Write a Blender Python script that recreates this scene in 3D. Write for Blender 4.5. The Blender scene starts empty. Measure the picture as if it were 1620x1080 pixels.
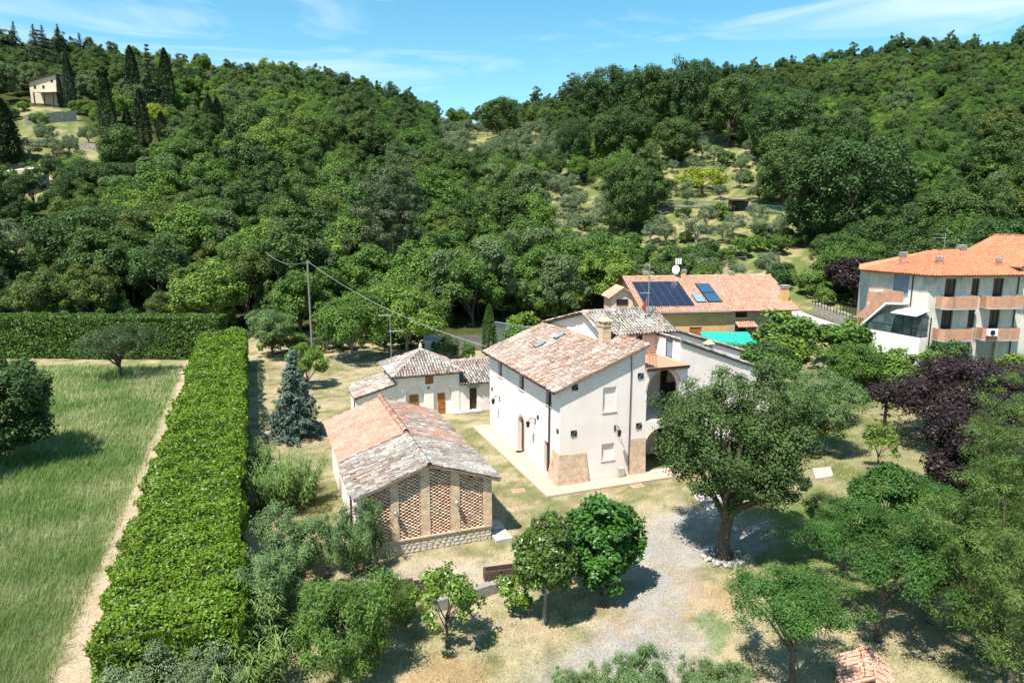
import bpy, math, random
import numpy as np
R = math.radians
SC = bpy.context.scene
COL = SC.collection
# ------------------------------------------------------------------ camera, sky, sun, exposure
CAM_H = 17.0; PITCH = 10.5; FPX = 1080.0
cd = bpy.data.cameras.new('camera'); cam = bpy.data.objects.new('camera', cd); COL.objects.link(cam)
cam.location = (0, 0, CAM_H); cam.rotation_euler = (R(90 - PITCH), 0, 0)
cd.sensor_width = 36; cd.lens = 24.0; cd.clip_start = .1; cd.clip_end = 4000
SC.camera = cam
SUN_EL = 62.0; SUN_TO = np.array([-.60, -.80])            # horizontal direction towards the sun
world = bpy.data.worlds.new('World'); SC.world = world; world.use_nodes = True
nt = world.node_tree; nt.nodes.clear()
def N(t, typ, **kw):
    n = t.nodes.new(typ)
    for k, v in kw.items(): setattr(n, k, v)
    return n
sky = N(nt, 'ShaderNodeTexSky', sky_type='NISHITA', sun_disc=False)
sky.sun_elevation = R(SUN_EL); sky.sun_rotation = math.atan2(SUN_TO[0], SUN_TO[1])
sky.altitude = 300; sky.air_density = 1.0; sky.dust_density = .3; sky.ozone_density = 2.0
hsv = N(nt, 'ShaderNodeHueSaturation'); hsv.inputs['Saturation'].default_value = 1.25; hsv.inputs['Value'].default_value = 1.0
hsv.inputs['Hue'].default_value = .472
nt.links.new(sky.outputs[0], hsv.inputs['Color'])
tc = N(nt, 'ShaderNodeTexCoord')
mp = N(nt, 'ShaderNodeMapping'); mp.inputs['Scale'].default_value = (1.6, 1.0, 9.0); mp.inputs['Rotation'].default_value = (R(6), R(-9), R(10))
mp.inputs['Location'].default_value = (.31, .2, .4)
nt.links.new(tc.outputs['Generated'], mp.inputs[0])
ns = N(nt, 'ShaderNodeTexNoise'); ns.inputs['Scale'].default_value = 2.3; ns.inputs['Detail'].default_value = 9; ns.inputs['Roughness'].default_value = .56
ns.inputs['Distortion'].default_value = .7
nt.links.new(mp.outputs[0], ns.inputs['Vector'])
rmp = N(nt, 'ShaderNodeMapRange'); rmp.inputs['From Min'].default_value = .50; rmp.inputs['From Max'].default_value = .95
rmp.inputs['To Max'].default_value = .85
nt.links.new(ns.outputs['Fac'], rmp.inputs['Value'])
mxc = N(nt, 'ShaderNodeMixRGB'); mxc.inputs['Color2'].default_value = (6.2, 6.6, 6.9, 1)
nt.links.new(rmp.outputs[0], mxc.inputs['Fac']); nt.links.new(hsv.outputs[0], mxc.inputs['Color1'])
bg = N(nt, 'ShaderNodeBackground'); bg.inputs['Strength'].default_value = .10
nt.links.new(mxc.outputs[0], bg.inputs['Color'])
wo = N(nt, 'ShaderNodeOutputWorld'); nt.links.new(bg.outputs[0], wo.inputs['Surface'])
sd = bpy.data.lights.new('sun', 'SUN'); sd.energy = 4.6; sd.angle = R(.55); sd.color = (1, .955, .88)
sun = bpy.data.objects.new('sun', sd); COL.objects.link(sun)
_h = math.cos(R(SUN_EL)); _n = SUN_TO / np.linalg.norm(SUN_TO)
from mathutils import Vector, Matrix
sun.rotation_euler = Vector((_n[0] * _h, _n[1] * _h, math.sin(R(SUN_EL)))).to_track_quat('Z', 'Y').to_euler()
sun.location = (0, 0, 120)
SC.view_settings.view_transform = 'Standard'; SC.view_settings.look = 'None'
SC.view_settings.exposure = .99; SC.view_settings.gamma = 1; SC.view_settings.use_curve_mapping = False
SC.cycles.max_bounces = 5; SC.cycles.diffuse_bounces = 2; SC.cycles.glossy_bounces = 2; SC.cycles.transmission_bounces = 4
SC.cycles.transparent_max_bounces = 6; SC.cycles.caustics_reflective = False; SC.cycles.caustics_refractive = False

# ------------------------------------------------------------------ numeric helpers
RNG = np.random.default_rng(11)
def hash2(i, j, s=0):
    v = np.sin(i * 127.1 + j * 311.7 + s * 74.7) * 43758.5453
    return v - np.floor(v)
def vnoise(x, y, s=0):
    i, j = np.floor(x), np.floor(y); fx, fy = x - i, y - j
    fx = fx * fx * (3 - 2 * fx); fy = fy * fy * (3 - 2 * fy)
    a, b, c, d = hash2(i, j, s), hash2(i + 1, j, s), hash2(i, j + 1, s), hash2(i + 1, j + 1, s)
    return a + (b - a) * fx + (c - a) * fy + (a - b - c + d) * fx * fy
def fbm(x, y, s=0, o=4):
    t = 0; a = .5; q = 1
    for k in range(o): t = t + a * vnoise(x * q, y * q, s + k); a *= .5; q *= 2.03
    return t
def sstep(e0, e1, x):
    t = np.clip((x - e0) / (e1 - e0), 0, 1); return t * t * (3 - 2 * t)
# terrain: flat plot, then the valley side rising to the wooded ridge; u is a bearing (photo column) used to index the ridge line
U_ = [-600, -200, 0, 100, 300, 450, 600, 700, 760, 850, 920, 1000, 1100, 1200, 1300, 1400, 1600, 2000, 2400]
V_ = [70, 62, 66, 68, 92, 112, 140, 176, 182, 164, 156, 140, 130, 122, 108, 92, 86, 84, 84]
D_ = [260, 260, 250, 255, 280, 290, 300, 300, 330, 380, 385, 385, 385, 385, 390, 400, 400, 400, 400]
S_ = [84, 84, 86, 86, 88, 90, 90, 90, 92, 94, 96, 98, 98, 98, 98, 98, 98, 98, 98]
def terr(X, Y):
    X = np.asarray(X, float); Y = np.asarray(Y, float)
    u = np.clip(810 + 1080 * X / np.maximum(Y, 8), -600, 2400)
    v = np.interp(u, U_, V_); D = np.interp(u, U_, D_); S = np.interp(u, U_, S_)
    zc = 17 + D * (345 - v) / 1080 - 8.5
    t = (Y - S) / (D - S)
    ts = np.sqrt(np.maximum(t, 0) ** 2 + .0036) - .06
    up = ts * (1 + .10 * np.sin(np.clip(t, 0, 1) * math.pi))
    dn = 1 - .35 * (t - 1)
    pr = np.where(t < 1, up, np.maximum(dn, .3))
    pr = np.where(t <= 0, 0, pr)
    z = zc * pr + np.clip(t, 0, .25) * 4 * 4.5 * (fbm(X * .022 + 3, Y * .022, 5, 3) - .45)
    z = z + 2.3 * sstep(27, 40, X) * sstep(52, 64, Y)
    z = z + .12 * (fbm(X * .12, Y * .12, 9, 3) - .45) * (t <= 0)
    z = z + 1.6 * sstep(-13, -8, X) * sstep(2, -2, X) * sstep(84, 90, Y) * sstep(112, 96, Y)
    return z
def terr1(x, y): return float(terr(np.array([x]), np.array([y]))[0])
def ray(u, v):
    c, s = math.cos(R(PITCH)), math.sin(R(PITCH)); x = (u - 810) / FPX; y = -(v - 540) / FPX
    return np.array([x, c + y * s, -s + y * c])
_T = np.concatenate([np.arange(12, 120, .2), np.arange(120, 520, .5)])
def spot(u, v):
    """ground point met by the line of sight to photo pixel (u, v)"""
    d = ray(u, v); P = _T[:, None] * (d / d[1])[None]; P[:, 2] += CAM_H
    k = np.argmax(terr(P[:, 0], P[:, 1]) >= P[:, 2])
    if k == 0: k = len(P) - 1
    return np.array([P[k, 0], P[k, 1], terr1(P[k, 0], P[k, 1])])
def proj(X, Y, Z):
    c, s = math.cos(R(PITCH)), math.sin(R(PITCH)); z = Z - CAM_H
    dep = np.maximum(Y * c - z * s, .1); up = Y * s + z * c
    return 810 + FPX * X / dep, 540 - FPX * up / dep, dep
def height_at(p, v):
    """height of a thing standing at p whose top is seen at photo row v"""
    d = ray(810, v); return CAM_H + p[1] * d[2] / d[1] - p[2]
def in_poly(x, y, poly):
    poly = np.asarray(poly, float); r = np.zeros(np.shape(x), bool); n = len(poly)
    for i in range(n):
        x0, y0 = poly[i]; x1, y1 = poly[(i + 1) % n]
        if y0 == y1: continue
        c = ((y0 > y) != (y1 > y)) & (x < (x1 - x0) * (y - y0) / (y1 - y0) + x0)
        r ^= c
    return r

# ------------------------------------------------------------------ materials
MATS = {}
def _base(name):
    m = bpy.data.materials.new(name); m.use_nodes = True; t = m.node_tree
    b = t.nodes['Principled BSDF']; MATS[name] = m; return m, t, b
def mat(name, c1, c2=None, scale=4.0, rough=.85, bump=.0, detail=6, metal=0, spec=.3, c3=None, s3=.6, lo=.35, hi=.65, streak=0):
    m, t, b = _base(name)
    b.inputs['Roughness'].default_value = rough; b.inputs['Metallic'].default_value = metal; b.inputs['Specular IOR Level'].default_value = spec
    co = N(t, 'ShaderNodeTexCoord')
    if c2 is None: c2 = tuple(x * .86 for x in c1)
    n1 = N(t, 'ShaderNodeTexNoise'); n1.inputs['Scale'].default_value = scale; n1.inputs['Detail'].default_value = detail
    t.links.new(co.outputs['Object'], n1.inputs['Vector'])
    mr = N(t, 'ShaderNodeMapRange'); mr.inputs['From Min'].default_value = lo; mr.inputs['From Max'].default_value = hi
    t.links.new(n1.outputs['Fac'], mr.inputs['Value'])
    mx = N(t, 'ShaderNodeMixRGB'); mx.inputs['Color1'].default_value = (*c1, 1); mx.inputs['Color2'].default_value = (*c2, 1)
    t.links.new(mr.outputs[0], mx.inputs['Fac']); out = mx.outputs[0]
    if c3 is not None:
        n2 = N(t, 'ShaderNodeTexNoise'); n2.inputs['Scale'].default_value = s3; n2.inputs['Detail'].default_value = 5
        t.links.new(co.outputs['Object'], n2.inputs['Vector'])
        m2 = N(t, 'ShaderNodeMapRange'); m2.inputs['From Min'].default_value = .5; m2.inputs['From Max'].default_value = .72
        t.links.new(n2.outputs['Fac'], m2.inputs['Value'])
        mx2 = N(t, 'ShaderNodeMixRGB'); mx2.inputs['Color2'].default_value = (*c3, 1)
        t.links.new(m2.outputs[0], mx2.inputs['Fac']); t.links.new(out, mx2.inputs['Color1']); out = mx2.outputs[0]
    if streak:   # rain streaks and damp patches in the render
        mpp = N(t, 'ShaderNodeMapping'); mpp.inputs['Scale'].default_value = (1.3, 1.3, .2); t.links.new(co.outputs['Object'], mpp.inputs[0])
        n3 = N(t, 'ShaderNodeTexNoise'); n3.inputs['Scale'].default_value = 1.6; n3.inputs['Detail'].default_value = 7; n3.inputs['Roughness'].default_value = .65; t.links.new(mpp.outputs[0], n3.inputs['Vector'])
        m3 = N(t, 'ShaderNodeMapRange'); m3.inputs['From Min'].default_value = .50; m3.inputs['From Max'].default_value = .74; m3.inputs['To Min'].default_value = 1; m3.inputs['To Max'].default_value = 1 - streak; t.links.new(n3.outputs['Fac'], m3.inputs['Value'])
        vm = N(t, 'ShaderNodeVectorMath', operation='SCALE'); t.links.new(out, vm.inputs[0]); t.links.new(m3.outputs[0], vm.inputs['Scale']); out = vm.outputs[0]
    t.links.new(out, b.inputs['Base Color'])
    if bump:
        bp = N(t, 'ShaderNodeBump'); bp.inputs['Strength'].default_value = bump; bp.inputs['Distance'].default_value = .05
        t.links.new(n1.outputs['Fac'], bp.inputs['Height']); t.links.new(bp.outputs[0], b.inputs['Normal'])
    return m
def attr_mat(name, attr, scale=9.0, amp=.35, rough=.9, bump=.3, spec=.25, dist=.03):
    """colour held per tile / per vertex in a mesh attribute, broken up by fine noise"""
    m, t, b = _base(name); b.inputs['Roughness'].default_value = rough; b.inputs['Specular IOR Level'].default_value = spec
    a = N(t, 'ShaderNodeAttribute'); a.attribute_name = attr
    co = N(t, 'ShaderNodeTexCoord')
    n1 = N(t, 'ShaderNodeTexNoise'); n1.inputs['Scale'].default_value = scale; n1.inputs['Detail'].default_value = 8; n1.inputs['Roughness'].default_value = .7
    t.links.new(co.outputs['Object'], n1.inputs['Vector'])
    mr = N(t, 'ShaderNodeMapRange'); mr.inputs['From Min'].default_value = .3; mr.inputs['From Max'].default_value = .7
    mr.inputs['To Min'].default_value = 1 - amp; mr.inputs['To Max'].default_value = 1 + amp
    t.links.new(n1.outputs['Fac'], mr.inputs['Value'])
    mx = N(t, 'ShaderNodeVectorMath', operation='MULTIPLY')
    t.links.new(a.outputs['Color'], mx.inputs[0]); t.links.new(mr.outputs[0], mx.inputs[1])
    t.links.new(mx.outputs[0], b.inputs['Base Color'])
    if bump:
        bp = N(t, 'ShaderNodeBump'); bp.inputs['Strength'].default_value = bump; bp.inputs['Distance'].default_value = dist
        t.links.new(n1.outputs['Fac'], bp.inputs['Height']); t.links.new(bp.outputs[0], b.inputs['Normal'])
    return m
def brick_mat(name, c1, c2, mortar, bw=.27, bh=.07):
    m, t, b = _base(name); b.inputs['Roughness'].default_value = .92; b.inputs['Specular IOR Level'].default_value = .2
    co = N(t, 'ShaderNodeTexCoord'); sx = N(t, 'ShaderNodeSeparateXYZ'); t.links.new(co.outputs['Object'], sx.inputs[0])
    ad = N(t, 'ShaderNodeMath', operation='ADD'); t.links.new(sx.outputs['X'], ad.inputs[0]); t.links.new(sx.outputs['Y'], ad.inputs[1])
    cb = N(t, 'ShaderNodeCombineXYZ'); t.links.new(ad.outputs[0], cb.inputs['X']); t.links.new(sx.outputs['Z'], cb.inputs['Y'])
    br = N(t, 'ShaderNodeTexBrick'); br.inputs['Scale'].default_value = 1; br.inputs['Brick Width'].default_value = bw; br.inputs['Row Height'].default_value = bh
    br.inputs['Mortar Size'].default_value = .008; br.inputs['Color1'].default_value = (*c1, 1); br.inputs['Color2'].default_value = (*c2, 1); br.inputs['Mortar'].default_value = (*mortar, 1)
    t.links.new(cb.outputs[0], br.inputs['Vector'])
    n1 = N(t, 'ShaderNodeTexNoise'); n1.inputs['Scale'].default_value = 3.5; n1.inputs['Detail'].default_value = 8; n1.inputs['Roughness'].default_value = .75; t.links.new(co.outputs['Object'], n1.inputs['Vector'])
    mr = N(t, 'ShaderNodeMapRange'); mr.inputs['From Min'].default_value = .3; mr.inputs['From Max'].default_value = .7; mr.inputs['To Min'].default_value = .62; mr.inputs['To Max'].default_value = 1.38; t.links.new(n1.outputs['Fac'], mr.inputs['Value'])
    mx = N(t, 'ShaderNodeVectorMath', operation='MULTIPLY'); t.links.new(br.outputs['Color'], mx.inputs[0]); t.links.new(mr.outputs[0], mx.inputs[1])
    t.links.new(mx.outputs[0], b.inputs['Base Color'])
    bp = N(t, 'ShaderNodeBump'); bp.inputs['Strength'].default_value = .5; bp.inputs['Distance'].default_value = .02; bp.invert = True
    t.links.new(br.outputs['Fac'], bp.inputs['Height']); t.links.new(bp.outputs[0], b.inputs['Normal'])
    return m
def leaf_mat(name, ca, cb, trans=.28, rough=.55, spec=.25):
    m, t, b = _base(name); b.inputs['Roughness'].default_value = rough; b.inputs['Specular IOR Level'].default_value = spec
    oi = N(t, 'ShaderNodeObjectInfo'); mx = N(t, 'ShaderNodeMixRGB')
    mx.inputs['Color1'].default_value = (*ca, 1); mx.inputs['Color2'].default_value = (*cb, 1)
    a = N(t, 'ShaderNodeAttribute'); a.attribute_name = 'lc'
    sp = N(t, 'ShaderNodeSeparateXYZ'); t.links.new(a.outputs['Vector'], sp.inputs[0])
    ad = N(t, 'ShaderNodeMath', operation='MULTIPLY_ADD'); ad.inputs[1].default_value = .65; ad.use_clamp = True
    t.links.new(oi.outputs['Random'], ad.inputs[0]); t.links.new(sp.outputs['Y'], ad.inputs[2])
    t.links.new(ad.outputs[0], mx.inputs['Fac'])
    mu = N(t, 'ShaderNodeVectorMath', operation='SCALE'); t.links.new(mx.outputs[0], mu.inputs[0]); t.links.new(sp.outputs['X'], mu.inputs['Scale'])
    t.links.new(mu.outputs[0], b.inputs['Base Color'])
    if trans > 0:
        tr = N(t, 'ShaderNodeBsdfTranslucent'); t.links.new(mu.outputs[0], tr.inputs['Color'])
        ms = N(t, 'ShaderNodeMixShader'); ms.inputs[0].default_value = trans
        t.links.new(b.outputs[0], ms.inputs[1]); t.links.new(tr.outputs[0], ms.inputs[2])
        t.links.new(ms.outputs[0], t.nodes['Material Output'].inputs['Surface'])
    return m
PLASTER = mat('plaster_white', (.87, .765, .705), (.83, .715, .655), 1.1, .9, .06, c3=(.76, .64, .575), s3=.35, streak=.06)
PLASTER2 = mat('plaster_cream', (.87, .805, .735), (.82, .745, .67), 1.4, .9, .08, c3=(.71, .65, .57), s3=.5, streak=.08)
PLASTER_P = mat('plaster_pink', (.66, .50, .40), (.60, .44, .35), 2, .9, .05)
ORANGE_W = mat('plaster_ochre', (.68, .42, .185), (.61, .37, .155), .9, .9, .05, c3=(.46, .26, .12), s3=.5)
ORANGE_D = mat('plaster_ochre_weathered', (.52, .37, .22), (.44, .31, .19), .9, .9, .05)
GREYW = mat('plaster_grey', (.64, .605, .53), (.55, .52, .46), .7, .9, .1, c3=(.42, .40, .37), s3=.8, streak=.3)
TERRA_P = mat('balcony_terracotta', (.55, .285, .175), (.47, .245, .155), 2.2, .85, .1, c3=(.38, .235, .17), s3=1.1, streak=.3)
STONE_W = mat('stone_wall', (.44, .39, .31), (.24, .21, .17), 5, .95, .8, c3=(.55, .50, .42), s3=2.2)
STONE = mat('pale_stone', (.58, .53, .45), (.42, .37, .30), 6, .95, .5)
STONE_O = mat('ochre_stone', (.60, .49, .34), (.50, .39, .26), 6, .95, .4)
STONE_D = mat('grey_stone', (.30, .28, .25), (.20, .19, .17), 6, .95, .5)
CONCRETE = mat('concrete', (.46, .44, .40), (.34, .33, .30), 3, .92, .2)
WOOD = mat('door_wood', (.40, .155, .045), (.28, .10, .03), 9, .6, .1)
WOOD_D = mat('dark_wood', (.09, .045, .025), (.05, .028, .018), 8, .6, .1)
BOARD = mat('weathered_board', (.20, .185, .17), (.14, .13, .12), 6, .9, .2)
PLANTERM = mat('planter_wood', (.11, .075, .055), (.06, .042, .033), 10, .85, .3)
SOIL = mat('soil', (.07, .055, .04), (.04, .03, .022), 12, 1, .4)
METAL_D = mat('dark_metal', (.035, .033, .034), (.025, .024, .025), 8, .5, 0, metal=.4)
METAL_L = mat('galvanised_metal', (.45, .46, .47), (.34, .35, .36), 5, .45, 0, metal=.7)
COPPER = mat('gutter_metal', (.07, .05, .042), (.05, .036, .03), 5, .5, 0, metal=.5)
GLASS_D = mat('window_glass', (.025, .03, .034), (.015, .018, .02), 2, .08, 0, spec=.6)
GLASS_V = mat('veranda_glass', (.10, .14, .14), (.05, .07, .075), 1.3, .1, 0, spec=.6)
GLASS_B = mat('skylight_glass', (.22, .31, .40), (.18, .26, .34), 2, .15, 0, spec=.6)
SOLAR = mat('solar_cell', (.012, .016, .035), (.018, .022, .045), 3, .12, 0, spec=.6)
COLLECT = mat('collector_glass', (.03, .085, .16), (.025, .07, .13), 2, .12, 0, spec=.6)
WHITE_P = mat('white_paint', (.80, .80, .78), (.72, .72, .70), 3, .6)
PATIOM = mat('patio_paving', (.50, .375, .285), (.45, .33, .25), 2.5, .9, .1, c3=(.40, .31, .24), s3=.7)
PAVE = mat('pale_paving', (.42, .38, .345), (.35, .315, .28), 2.5, .9, .2)
TERRACE = mat('terrace_tile', (.50, .265, .17), (.42, .22, .14), 3, .8, .1)
BARK = mat('bark', (.13, .105, .08), (.065, .052, .04), 7, .95, .9)
BARK_G = mat('grey_bark', (.26, .24, .21), (.15, .14, .12), 7, .95, .8)
TEAL = mat('teal_shade_cloth', (.02, .34, .27), (.018, .29, .23), 3, .7)
NETM = mat('grey_green_net', (.16, .21, .21), (.12, .165, .165), 5, .8)
GREENNET = mat('green_fence_net', (.05, .17, .12), (.04, .14, .10), 5, .8)
BRICK = brick_mat('brick_tan', (.60, .42, .28), (.50, .32, .21), (.58, .49, .39))
BRICK_O = brick_mat('brick_pier', (.66, .47, .29), (.56, .37, .22), (.60, .50, .38))
BRICK_B = attr_mat('lattice_brick', 'tc', 14, .25, .92, .3)
TILE = attr_mat('roof_tile_clay', 'tc', 7, .42, .92, .5)
UNDER = mat('roof_underlay', (.22, .16, .12), (.15, .11, .085), 4, .95)
GROUND = attr_mat('ground_soil_grass', 'tc', 11, .42, 1.0, .8, .05, .04)
CABLE = mat('cable', (.36, .36, .36), (.3, .3, .3), 2, .6)
AWN = mat('awning_white', (.78, .77, .74), (.70, .69, .66), 3, .7)
RUST = mat('rust_red_paint', (.30, .05, .03), (.22, .04, .025), 4, .6)
TERRACOTTA = mat('terracotta_pot', (.48, .25, .15), (.40, .20, .12), 5, .8)

# ------------------------------------------------------------------ object helpers
def tag(o, label=None, cat=None, group=None, kind=None):
    if label: o['label'] = label
    if cat: o['category'] = cat
    if group: o['group'] = group
    if kind: o['kind'] = kind
    return o
def thing(name, label, cat, loc=(0, 0, 0), rz=0, group=None):
    o = bpy.data.objects.new(name, None); COL.objects.link(o); o.empty_display_size = .3
    o.location = loc; o.rotation_euler = (0, 0, rz); return tag(o, label, cat, group)
def link(name, me, parent=None):
    o = bpy.data.objects.new(name, me); COL.objects.link(o)
    if parent is not None: o.parent = parent
    return o
def np_mesh(name, V, Q, material, attrs=None, smooth=False):
    """V (n,3), Q (m,k) index array of equal-size faces"""
    V = np.ascontiguousarray(V, np.float32); Q = np.ascontiguousarray(Q, np.int32); m, k = Q.shape
    me = bpy.data.meshes.new(name); me.vertices.add(len(V)); me.vertices.foreach_set('co', V.ravel())
    me.loops.add(m * k); me.loops.foreach_set('vertex_index', Q.ravel())
    me.polygons.add(m); me.polygons.foreach_set('loop_start', np.arange(0, m * k, k, dtype=np.int32))
    try: me.polygons.foreach_set('loop_total', np.full(m, k, np.int32))
    except Exception: pass
    if smooth: me.polygons.foreach_set('use_smooth', np.ones(m, bool))
    for nm, arr in (attrs or {}).items():
        if arr.ndim == 2 and arr.shape[1] == 3 and nm == 'tc':
            a = me.attributes.new(nm, 'FLOAT_COLOR', 'POINT'); a.data.foreach_set('color', np.c_[arr, np.ones(len(arr))].astype(np.float32).ravel())
        else:
            a = me.attributes.new(nm, 'FLOAT_VECTOR', 'POINT'); a.data.foreach_set('vector', arr.astype(np.float32).ravel())
    me.update(calc_edges=True); me.validate(); me.materials.append(material); return me
class MB:
    def __init__(s): s.v = []; s.f = []
    def poly(s, pts):
        n = len(s.v); s.v += [tuple(map(float, p)) for p in pts]; s.f.append(tuple(range(n, n + len(pts)))); return s
    def box(s, x0, x1, y0, y1, z0, z1):
        return s.hexa([(x0, y0, z0), (x1, y0, z0), (x1, y1, z0), (x0, y1, z0)], [(x0, y0, z1), (x1, y0, z1), (x1, y1, z1), (x0, y1, z1)])
    def hexa(s, lo, hi):
        n = len(s.v); k = len(lo); s.v += [tuple(map(float, p)) for p in lo] + [tuple(map(float, p)) for p in hi]
        s.f.append(tuple(range(n + k - 1, n - 1, -1))); s.f.append(tuple(range(n + k, n + 2 * k)))
        for i in range(k): j = (i + 1) % k; s.f.append((n + i, n + j, n + k + j, n + k + i))
        return s
    def slab(s, pts, vec):
        return s.hexa([tuple(np.array(p) + np.array(vec)) for p in pts], pts)
    def tube(s, pts, r, sides=7, cap=True):
        pts = [np.array(p, float) for p in pts]; rs = r if hasattr(r, '__len__') else [r] * len(pts); n0 = len(s.v); ref = np.array([.31, .17, .93])
        for i, p in enumerate(pts):
            t = pts[min(i + 1, len(pts) - 1)] - pts[max(i - 1, 0)]; t = t / (np.linalg.norm(t) + 1e-9)
            a = np.cross(t, ref)
            if np.linalg.norm(a) < .1: a = np.cross(t, (1, 0, 0))
            a /= np.linalg.norm(a); b = np.cross(t, a)
            for k in range(sides):
                w = 2 * math.pi * k / sides; s.v.append(tuple(p + rs[i] * (a * math.cos(w) + b * math.sin(w))))
        for i in range(len(pts) - 1):
            for k in range(sides):
                j = (k + 1) % sides; s.f.append((n0 + i * sides + k, n0 + i * sides + j, n0 + (i + 1) * sides + j, n0 + (i + 1) * sides + k))
        if cap:
            s.f.append(tuple(range(n0 + sides - 1, n0 - 1, -1))); m = n0 + (len(pts) - 1) * sides; s.f.append(tuple(range(m, m + sides)))
        return s
    def mesh(s, name, material, smooth=False):
        me = bpy.data.meshes.new(name); me.from_pydata(s.v, [], s.f); me.materials.append(material)
        if smooth: me.polygons.foreach_set('use_smooth', np.ones(len(s.f), bool))
        me.update(); return me
    def build(s, name, material, parent=None, smooth=False): return link(name, s.mesh(name, material, smooth), parent)
class W:
    """a wall's own coordinates: a along it, d outwards, z up"""
    def __init__(s, o, d): s.o = np.array([o[0], o[1], 0.]); l = math.hypot(*d); s.d = np.array([d[0] / l, d[1] / l, 0]); s.n = np.array([s.d[1], -s.d[0], 0])
    def __call__(s, a, d, z): return tuple(s.o + s.d * a + s.n * d + np.array([0, 0, z]))
    def box(s, mb, a0, a1, d0, d1, z0, z1):
        return mb.hexa([s(a0, d0, z0), s(a1, d0, z0), s(a1, d1, z0), s(a0, d1, z0)], [s(a0, d0, z1), s(a1, d0, z1), s(a1, d1, z1), s(a0, d1, z1)])
def wall(mb, w, L, z0, zt0, zt1=None, holes=(), depth=.3):
    """wall sheet with real openings and reveals; holes (a0,a1,b0,b1[,'arch'])"""
    zt1 = zt0 if zt1 is None else zt1
    top = lambda a: zt0 + (zt1 - zt0) * a / L
    A = sorted({0, L, *[h[0] for h in holes], *[h[1] for h in holes]}); B = sorted({z0, *[h[2] for h in holes], *[h[3] for h in holes]})
    for a0, a1 in zip(A[:-1], A[1:]):
        for i, b0 in enumerate(B):
            m = (a0 + a1) / 2
            if i + 1 < len(B):
                b1 = B[i + 1]; c = (b0 + b1) / 2
                if any(h[0] < m < h[1] and h[2] < c < h[3] for h in holes): continue
                mb.poly([w(a0, 0, b0), w(a1, 0, b0), w(a1, 0, b1), w(a0, 0, b1)])
            else: mb.poly([w(a0, 0, b0), w(a1, 0, b0), w(a1, 0, top(a1)), w(a0, 0, top(a0))])
    for h in holes:
        a0, a1, b0, b1 = h[:4]; arch = len(h) > 4; r = (a1 - a0) / 2; sp = b1 - r if arch else b1
        mb.poly([w(a0, 0, b0), w(a0, -depth, b0), w(a0, -depth, sp), w(a0, 0, sp)]); mb.poly([w(a1, 0, b0), w(a1, -depth, b0), w(a1, -depth, sp), w(a1, 0, sp)])
        mb.poly([w(a0, 0, b0), w(a1, 0, b0), w(a1, -depth, b0), w(a0, -depth, b0)])
        if not arch: mb.poly([w(a0, 0, b1), w(a1, 0, b1), w(a1, -depth, b1), w(a0, -depth, b1)])
        else:
            K = 14; c = (a0 + a1) / 2; P = [(c - r * math.cos(math.pi * k / K), sp + r * math.sin(math.pi * k / K)) for k in range(K + 1)]
            for k in range(K):
                q = (a0, b1) if k < K // 2 else (a1, b1)
                mb.poly([w(P[k][0], 0, P[k][1]), w(P[k + 1][0], 0, P[k + 1][1]), w(q[0], 0, q[1])])
                mb.poly([w(P[k][0], 0, P[k][1]), w(P[k + 1][0], 0, P[k + 1][1]), w(P[k + 1][0], -depth, P[k + 1][1]), w(P[k][0], -depth, P[k][1])])
            mb.poly([w(a0, 0, b1), w(a1, 0, b1), w(c, 0, b1)])
def window(parent, w, a0, a1, b0, b1, depth=.22, frame=WOOD_D, pane=GLASS_D, sill=PLASTER_P, mull=1, name='window', label=None):
    f = MB(); t = .055
    w.box(f, a0, a0 + t, -depth - .05, -depth + .02, b0, b1); w.box(f, a1 - t, a1, -depth - .05, -depth + .02, b0, b1)
    w.box(f, a0 + t, a1 - t, -depth - .05, -depth + .02, b0, b0 + t); w.box(f, a0 + t, a1 - t, -depth - .05, -depth + .02, b1 - t, b1)
    for k in range(mull):
        c = a0 + (a1 - a0) * (k + 1) / (mull + 1); w.box(f, c - .025, c + .025, -depth - .05, -depth + .025, b0 + t, b1 - t)
    o = f.build(name, frame, parent)
    if label: o['label'] = label
    g = MB(); w.box(g, a0 + t * .5, a1 - t * .5, -depth - .04, -depth - .015, b0 + t * .5, b1 - t * .5); g.build('pane', pane, o)
    if sill: s = MB(); w.box(s, a0 - .08, a1 + .08, -depth + .03, .07, b0 - .07, b0 + .004); s.build('sill', sill, o)
    return o
def door(parent, w, a0, a1, b0, b1, depth=.15, m=WOOD, planks=4, name='door', label=None, handle=True):
    f = MB(); w.box(f, a0 + .002, a1 - .002, -depth - .06, -depth - .02, b0, b1 - .002)
    st = (a1 - a0) / planks
    for k in range(planks): w.box(f, a0 + k * st + .012, a0 + (k + 1) * st - .012, -depth - .02, -depth + .005, b0 + .03, b1 - .03)
    for z in (b0 + .25 * (b1 - b0), b0 + .78 * (b1 - b0)): w.box(f, a0 + .03, a1 - .03, -depth + .005, -depth + .025, z - .05, z + .05)
    o = f.build(name, m, parent)
    if label: o['label'] = label
    if handle: h = MB(); w.box(h, a1 - .14, a1 - .10, -depth + .005, -depth + .07, b0 + (b1 - b0) * .46, b0 + (b1 - b0) * .54); h.build('handle', METAL_D, o)
    return o
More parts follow.
